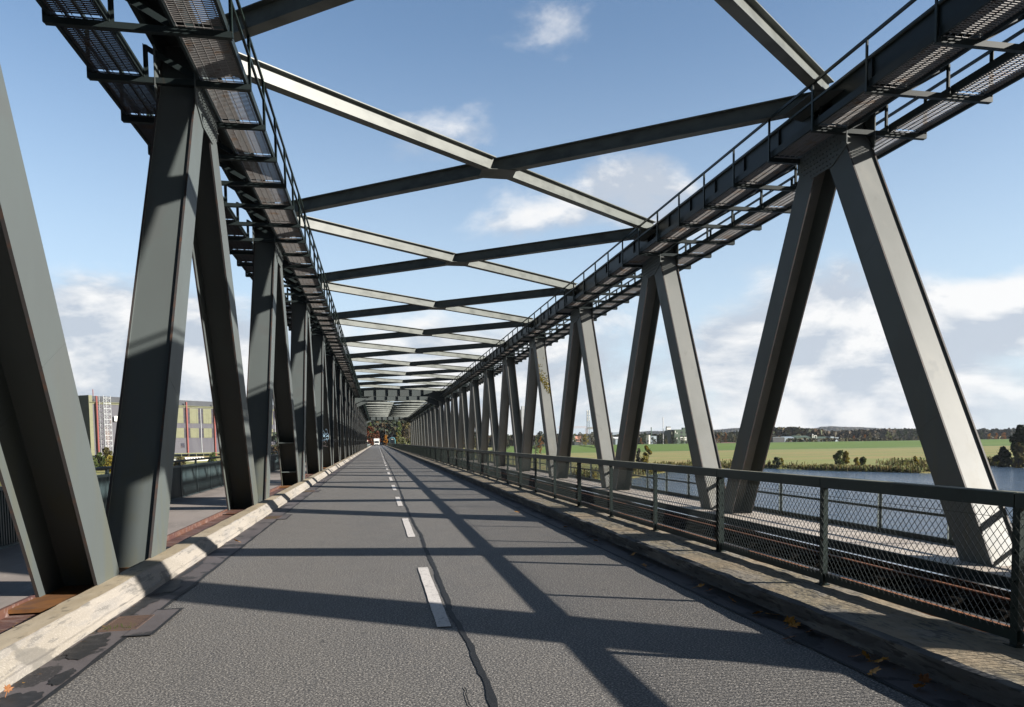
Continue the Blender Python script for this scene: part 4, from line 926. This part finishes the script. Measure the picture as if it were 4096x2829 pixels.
# ================================================================ traffic at the end of the road
mh=thing('motorhome','white motorhome with raised front cab coming towards the camera','motorhome',(-.28,320,0))
q=MB(); q.poly([(-1.12,.3,.55),(-1.12,.1,1.9),(-1.12,-.1,2.15),(-1.12,.1,2.85),(-1.12,.5,3.0),(-1.12,6.2,3.0),(-1.12,6.2,.45)],(2.24,0,0)); fixn(q.build('body',m_white,mh))
q=MB(); q.poly([(-1.0,-1.15,.4),(-1.0,-1.2,.95),(-1.0,-.9,1.15),(-1.0,-.1,1.95),(-1.0,.3,1.95),(-1.0,.3,.35)],(2.0,0,0)); cabo=fixn(q.build('cab',m_white,mh))
q=MB(); q.add([(-.93,-.93,1.16),(.93,-.93,1.16),(.86,-.13,1.95),(-.86,-.13,1.95)],[(0,1,2,3)]); q.build('windscreen',m_glass,cabo)
q=MB(); q.add([(-.95,-.075,2.22),(.95,-.075,2.22),(.85,.09,2.80),(-.85,.09,2.80)],[(0,1,2,3)]); q.build('roof_window',m_glass,mh)
for s in (-1,1):
    q=MB(); q.box(s*.72-.17,s*.72+.17,-1.225,-1.15,.78,.98); q.build('headlight',m_lamp,cabo)
    q=MB(); q.box(s*1.2-.10,s*1.2+.10,-.55,-.45,1.3,1.65); q.build('mirror',m_black,cabo)
    for yy in (-.35,4.6):
        q=MB(); q.tube((s*.85,yy,.33),(s*1.02,yy,.33),.33,16); wh=q.build('wheel',m_rubber,mh); q=MB(); q.tube((s*1.021,yy,.33),(s*1.03,yy,.33),.18,12); q.build('rim',m_galv,wh)
q=MB(); q.box(-.5,.5,-1.235,-1.16,.55,.78); q.build('grille',m_black,cabo)
q=MB(); q.box(-.95,.95,-1.25,-1.0,.30,.48); q.build('bumper',m_black,cabo)
q=MB(); q.box(-.26,.26,-1.262,-1.252,.36,.46); q.build('number_plate',m_white,cabo)
q=MB(); q.tube((-.95,.9,3.0),(-.95,.9,4.1),.02,5); q.build('antenna',m_black,mh)
car=thing('car','light grey car following behind the white motorhome','car',(1.35,385,0))
q=MB(); q.poly([(-.85,-2,.35),(-.85,-2,.75),(-.85,-1.2,.9),(-.85,-.5,1.42),(-.85,1.2,1.42),(-.85,2,.9),(-.85,2,.35)],(1.7,0,0)); bd=fixn(q.build('body',m_galv,car))
q=MB(); q.add([(-.72,-1.19,.93),(.72,-1.19,.93),(.62,-.53,1.40),(-.62,-.53,1.40)],[(0,1,2,3)]); q.build('windscreen',m_glass,bd)
for s in (-1,1):
    q=MB(); q.box(s*.6-.14,s*.6+.14,-2.03,-1.98,.58,.72); q.build('headlight',m_lamp,bd)
    for yy in (-1.25,1.25): q=MB(); q.tube((s*.66,yy,.3),(s*.87,yy,.3),.3,14); q.build('wheel',m_rubber,car)
# train
tn=thing('train','teal and dark regional train standing on the track, seen head on','train',(6.72,355,-.32))
q=MB(); prof=[(-1.4,.35),(-1.45,1.2),(-1.42,2.6),(-1.1,3.6),(-.6,3.95),(.6,3.95),(1.1,3.6),(1.42,2.6),(1.45,1.2),(1.4,.35)]
q.poly([(a,1.2,b_) for a,b_ in prof],(0,60,0)); q.v+=[(a*.86,0,.5+(b_-.5)*.93) for a,b_ in prof]; n=len(prof); o_=2*n
for i in range(n): q.f.append((i,(i+1)%n,o_+(i+1)%n,o_+i)); q.m.append(0)
q.f.append(tuple(range(o_,o_+n))); q.m.append(0); tb=fixn(q.build('body',m_teal,tn))
q=MB(); q.add([(-1.12,-.02,.75),(1.12,-.02,.75),(1.08,-.02,2.9),(.7,-.02,3.55),(-.7,-.02,3.55),(-1.08,-.02,2.9)],[(0,1,2,3,4,5)]); q.build('windscreen',m_glass,tb)
q=MB(); q.box(-.5,.5,-.04,-.03,3.02,3.18); q.build('destination_display',m_white,tb)
for s in (-1,1): q=MB(); q.box(s*.75-.15,s*.75+.15,-.05,-.0,.82,.98); q.build('tail_light',m_red,tb)
q=MB(); q.box(-.3,.3,-.4,0,.55,.85); q.build('coupler',m_black,tb)
q=MB(); q.box(-1.47,-1.45,2,60,1.5,2.5); q.build('side_window_band',m_glass,tb)
q=MB(); q.box(-.5,.4,3,6,4.0,4.35); q.bar((-.1,4,4.3),(-.1,5.5,5.1),.08,.08); q.box(-.9,.7,5.4,5.6,5.1,5.18); q.build('roof_equipment',m_navy,tn)
# signs, lamp posts, person
def sign(x,y,z,label,kind):
    t=thing('traffic_sign',label,'sign',(x,y,z)); q=MB(); q.tube((0,0,0),(0,0,2.6),.04,6); q.build('post',m_galv,t); q=MB()
    if kind=='round': q.tube((0,-.05,2.3),(0,-.03,2.3),.38,18); q.build('plate',m_red,t); q=MB(); q.tube((0,-.07,2.3),(0,-.055,2.3),.26,18); q.build('plate_centre',m_white,t)
    elif kind=='white': q.box(-.42,.42,-.05,-.03,1.1,2.1); q.build('plate',m_white,t)
    else: q.tube((0,-.05,2.2),(0,-.03,2.2),.28,12); q.build('plate',m_galv,t)
sign(-4.0,322,-.2,'round red and white road sign on a post left of the motorhome','round')
sign(-4.7,322,-.2,'white rectangular board below the red and white sign','white')
sign(-6.1,322,-.2,'small grey round sign on a post at the left road edge','grey')
p=at(1617,1769,300); t=thing('track_sign','square yellow board on a short post beside the track','sign',(p.x,p.y,-1)); q=MB(); q.tube((0,0,0),(0,0,1.8),.05,6); q.build('post',m_galv,t); q=MB(); q.box(-.45,.45,-.06,-.03,p.z+1-.5,p.z+1+.5); q.build('plate',m_yel,t)
q=MB(); q.box(-.1,.2,-.075,-.062,p.z+1+.05,p.z+1+.3); q.box(-.05,.1,-.075,-.062,p.z+1-.3,p.z+1-.1); q.build('plate_symbol',m_cloth,t)
for x,y,l in ((-6.4,342,'slim lamp post rising by the red maple at the left road edge'),(3.9,372,'slim lamp post standing behind the motorhome on the right')):
    t=thing('street_lamp',l,'street lamp',(x,y,-.3)); q=MB(); q.tube((0,0,0),(0,0,7.5),.06,8,.03); q.build('post',m_mast,t); q=MB(); q.box(-.15,.15,-.7,.05,7.45,7.6); q.build('lamp_head',m_galv,t)
q=MB(); q.box(-.9,0,-.1,.1,0,0); 
gr=thing('guard_rail','low grey steel parapet at the left road edge beyond the bridge','guard rail',(-2.95,214,0)); q=MB(); q.box(-.03,.03,0,120,.55,.95); q.build('rail_beam',m_post,gr); q=MB()
for i in range(60): q.box(-.05,.05,i*2,i*2+.1,.1,.6)
tag(q.build('rail_posts',m_post,gr),kind='stuff')
def person(x,y,z):
    t=thing('person','distant person with a bright yellow helmet and dark clothes standing on the left walkway','person',(x,y,z))
    J={'pel':(0,0,.95,.15),'ch':(0,0,1.32,.17),'nk':(0,0,1.50,.065),'hd':(0,-.01,1.62,.10),'ht':(0,0,1.72,.09),'sL':(-.19,0,1.43,.07),'eL':(-.27,-.02,1.15,.05),'hL':(-.26,-.14,.93,.04),'sR':(.19,0,1.43,.07),'eR':(.27,.02,1.15,.05),'hR':(.27,-.10,.92,.04),'lL':(-.10,0,.90,.10),'kL':(-.12,-.05,.5,.065),'aL':(-.12,.06,.09,.05),'fL':(-.13,-.12,.04,.045),'lR':(.10,0,.90,.10),'kR':(.12,-.02,.5,.065),'aR':(.13,.02,.09,.05),'fR':(.14,-.16,.04,.045)}
    E_=[('pel','ch'),('ch','nk'),('nk','hd'),('hd','ht'),('ch','sL'),('sL','eL'),('eL','hL'),('ch','sR'),('sR','eR'),('eR','hR'),('pel','lL'),('lL','kL'),('kL','aL'),('aL','fL'),('pel','lR'),('lR','kR'),('kR','aR'),('aR','fR')]
    ks=list(J); me=bpy.data.meshes.new('body'); me.from_pydata([J[k][:3] for k in ks],[(ks.index(a),ks.index(b)) for a,b in E_],[]); o=bpy.data.objects.new('body',me); COL.objects.link(o); o.parent=t
    sk=o.modifiers.new('skin','SKIN'); lay=me.skin_vertices[0].data if me.skin_vertices else None
    if lay is None:
        bpy.context.view_layer.objects.active=o; lay=me.skin_vertices[0].data if me.skin_vertices else None
    if lay:
        for i,k in enumerate(ks): lay[i].radius=(J[k][3],J[k][3]); lay[i].use_root=(k=='pel')
    ss=o.modifiers.new('sub','SUBSURF'); ss.levels=1; ss.render_levels=1; me.materials.append(m_cloth)
    q=MB(); q.tube((0,-.01,1.63),(0,-.01,1.80),.125,12,.06); q.build('helmet',m_hv,t); q=MB(); q.tube((0,-.085,1.52),(0,-.085,1.64),.05,8,.06); q.build('face',m_skin,t); q=MB(); q.box(-.2,.2,-.16,.16,1.38,1.48); 
person(-3.30,252,.11)
# ================================================================ small things on the road
def leaf(px_xy,s,rot,mt,label,tilt=.1,z=.012,group='yellow leaves in the dark gutter of the right kerb'):
    pts=[];rad=[(0,.35),(18,.75),(28,.55),(48,1.0),(62,.62),(72,.85),(90,1.1),(108,.85),(118,.62),(132,1.0),(152,.55),(162,.75),(180,.35),(225,.55),(262,.2),(268,.12),(272,.12),(278,.2),(315,.55)]
    for a,r in rad: t=math.radians(a); pts.append((r*math.cos(t)*s,r*math.sin(t)*s,abs(math.sin(t*1.5))*s*.22*hsh(a,rot)))
    q=MB(); n=len(pts); q.add([(0,0,.004)]+pts,[(0,i+1,(i+1)%n+1) for i in range(n)]); q.bar((0,-.1*s,.003),(.1*s,-1.3*s,.006),.004,.003)
    o=q.build('maple_leaf',mt); o.location=(px_xy[0],px_xy[1],z); o.rotation_euler=(tilt,tilt*.6,rot); return tag(o,label,'leaf',group)
m_leafy=mat('fallen_leaf_yellow',(.42,.19,.015),.6,layers=[(30,U,.5,.7,(.40,.14,.015))])
m_leafb=mat('fallen_leaf_brown',(.20,.075,.018),.7,layers=[(30,U,.5,.7,(.12,.04,.012))])
LV=[(3.24,6.59),(3.22,7.33),(3.22,7.10),(3.20,6.06),(3.30,5.99),(3.30,5.72),(3.26,5.58),(3.29,5.38),(3.03,5.24),(3.22,4.69),(3.28,4.65),(3.31,4.56),(3.1,4.34),(3.2,4.02),(3.30,4.12),(3.2,11.07),(3.2,12.95),(3.24,11.62),(3.12,8.7),(3.28,9.6)]
for i,p in enumerate(LV):
    br=i in (2,7,8,14,17,9); leaf(p,.055+.02*hsh(i,3),hsh(i,1)*6.28,m_leafb if br else m_leafy,'dry brown maple leaf in the shaded gutter along the right kerb' if br else 'bright yellow maple leaf in the shaded gutter along the right kerb',.15+.5*hsh(i,9),.022,'brown leaves in the right gutter' if br else 'yellow leaves in the right gutter')
leaf((2.90,15.98),.085,1,m_leafy,'single yellow leaf lying on the open asphalt of the right lane',.2,.02,None)
leaf((-2.20,12.6),.075,2,m_leafy,'curled yellow leaf lying in the left gutter below the kerb',.5,.03,None)
leaf((-2.28,5.18),.04,.5,m_leafb,'yellow leaf leaning on the left kerb in the bottom left corner',.9,.05,None)
leaf((-2.1,31),.09,4,m_leafb,'far rust brown leaf in the left gutter',.4,.03,None)
for i,(x,y,z) in enumerate(((6.0,5.1,-.30),(6.0,6.2,-.30))):
    leaf((x,y),.09,i*2+1,m_leafy,('yellow leaf caught on the near rusty rail, nearer one','yellow leaf caught on the near rusty rail, farther one')[i],.8,z,None)
m_drain=mat('rusty_cast_iron',(.10,.065,.05),.6,layers=[(15,U,.5,.7,(.05,.035,.03))])
rng=random.Random(77); q=MB()
for i in range(1500):
    rgt=rng.random()<.7; y=3.2+rng.random()**1.6*40; x=(3.385-abs(rng.gauss(0,.075))) if rgt else (-2.345+abs(rng.gauss(0,.05)))
    if not rgt and rng.random()<.4: x=-2.76+rng.gauss(0,.02)
    z_=.19 if x<-2.6 else .013; a=rng.random()*6.28; s_=.006+.014*rng.random()**2; h=rng.random()*.008
    q.add([(x+math.cos(a)*s_,y+math.sin(a)*s_*1.5,z_+h),(x-math.sin(a)*s_*.6,y+math.cos(a)*s_*.8,z_+.002),(x-math.cos(a)*s_,y-math.sin(a)*s_,z_+h*.6)],[(0,1,2)])
tag(q.build('gutter_litter',mat('leaf_crumbs',(.1,.06,.02),.9,island=[(.05,.03,.015),(.14,.07,.02),(.22,.12,.02),(.03,.025,.02)])),'crumbs of dry leaves and grit along the gutters','litter',kind='stuff')
def drain(y,l):
    t=thing('drain_grate',l,'drain',(-2.17,y,0)); q=MB()
    q.box(-.15,.15,-.27,-.245,.004,.016); q.box(-.15,.15,.245,.27,.004,.016); q.box(-.15,-.13,-.245,.245,.004,.016); q.box(.13,.15,-.245,.245,.004,.016); q.build('frame',m_drain,t)
    q=MB(); yy=-.225
    while yy<.23: q.box(-.13,.13,yy,yy+.022,.004,.014); yy+=.047
    q.build('grate_bars',m_drain,t); q=MB(); q.box(-.13,.13,-.245,.245,.002,.0055); q.build('drain_well',m_black,t)
    q=MB(); rng=random.Random(int(y))
    for i in range(50): a=rng.uniform(-.12,.1); b=rng.gauss(-.2,.05); h=.02+.03*rng.random(); q.add([(a,b,.01),(a+.004,b,.01),(a+rng.gauss(0,.012),b+rng.gauss(0,.012),h)],[(0,1,2)])
    tag(q.build('grass_tuft',LM['green'],t),kind='stuff')
drain(7.12,'rusty slotted road drain in the left gutter, nearest the camera'); drain(16.65,'rusty road drain in the left gutter, second from the camera'); drain(25.4,'rusty road drain in the left gutter, third from the camera')
# graffiti
def onX(px,py,X):
    d=ray(px,py); t=X/d.x; return Vector((0,0,HC))+d*t
m_gra=mat('pale_blue_spray_paint',(.22,.33,.42),.6); m_grb=mat('brown_spray_paint',(.17,.12,.10),.6)
def stroke(paths,w_,mt,X,ox=1200,oy=1620,sc_=7.25):
    q=MB()
    for P_ in paths:
        V=[onX(ox+a/sc_,oy+b/sc_,X) for a,b in P_]
        for a,b in zip(V,V[1:]):
            q.bar(a,b,.006,w_,(1,0,0) if False else (0,0,1)) if False else q.bar(a+(a-b).normalized()*w_*.3,b+(b-a).normalized()*w_*.3,w_,.004,(1,0,0))
    return q.build('graffiti',mt,SPN)
def arc(cx,cy,rx,ry,a0,a1,n=12): return [(cx+rx*math.cos(math.radians(a0+(a1-a0)*i/n)),cy+ry*math.sin(math.radians(a0+(a1-a0)*i/n))) for i in range(n+1)]
XG=XLi+.018
stroke([[(655,715),(690,770),(735,830),(725,960)],arc(755,770,38,65,-110,120),arc(685,865,38,50,-80,230),arc(690,870,12,16,0,360,6),[(740,860),(800,820),(835,860),(800,900)],arc(795,950,35,50,-150,150),[(640,1045),(700,1010),(760,1000),(800,1035),(795,1070)],[(680,1010),(715,1045)]],.055,m_gra,XG)
stroke([arc(700,1125,58,60,-200,150),[(640,1195),(720,1200),(805,1215)]],.045,m_grb,XG)
stroke([[(975,960),(1000,1020),(1050,1080)],arc(1025,1045,28,38,60,-200),[(1000,1030),(955,1090)]],.03,m_black,XG)
# moss on a right member
p=onX(2060,1578,9.12); rng=random.Random(4); q=MB()
pm=None
for i in range(320):
    f=rng.random(); a=rng.gauss(0,.9); zz=-a*.30+rng.gauss(0,.22)*(1-abs(a)*.35)+(abs(rng.gauss(0,.5)) if rng.random()<.25 else 0)
    x=max(-.24,min(.24,a*.22)); yb_=38.43; zc=p.z+zz; yc=yb_+4.85*(zc-ZB)/(ZT-ZB)-.30
    card(q,Vector((9.115+x,yc,zc)),.035,rng)
tag(q.build('moss_clump',LM['yellow']),'yellow green moss and small plants growing on a pale right truss member','moss',kind=None)

# ================================================================ air
hm=bpy.data.materials.new('haze_air'); hm.use_nodes=True; hn=hm.node_tree; hn.nodes.clear(); ho=hn.nodes.new('ShaderNodeOutputMaterial'); hv=hn.nodes.new('ShaderNodeVolumePrincipled'); hv.inputs['Density'].default_value=.00007; hv.inputs['Color'].default_value=(.80,.88,1,1); hv.inputs['Anisotropy'].default_value=.2; hn.links.new(hv.outputs[0],ho.inputs['Volume'])
q=MB(); q.box(-3500,3500,-60,3200,-13,150); o=q.build('haze',hm); tag(o,'thin blue grey haze over the river plain','haze',kind='stuff')
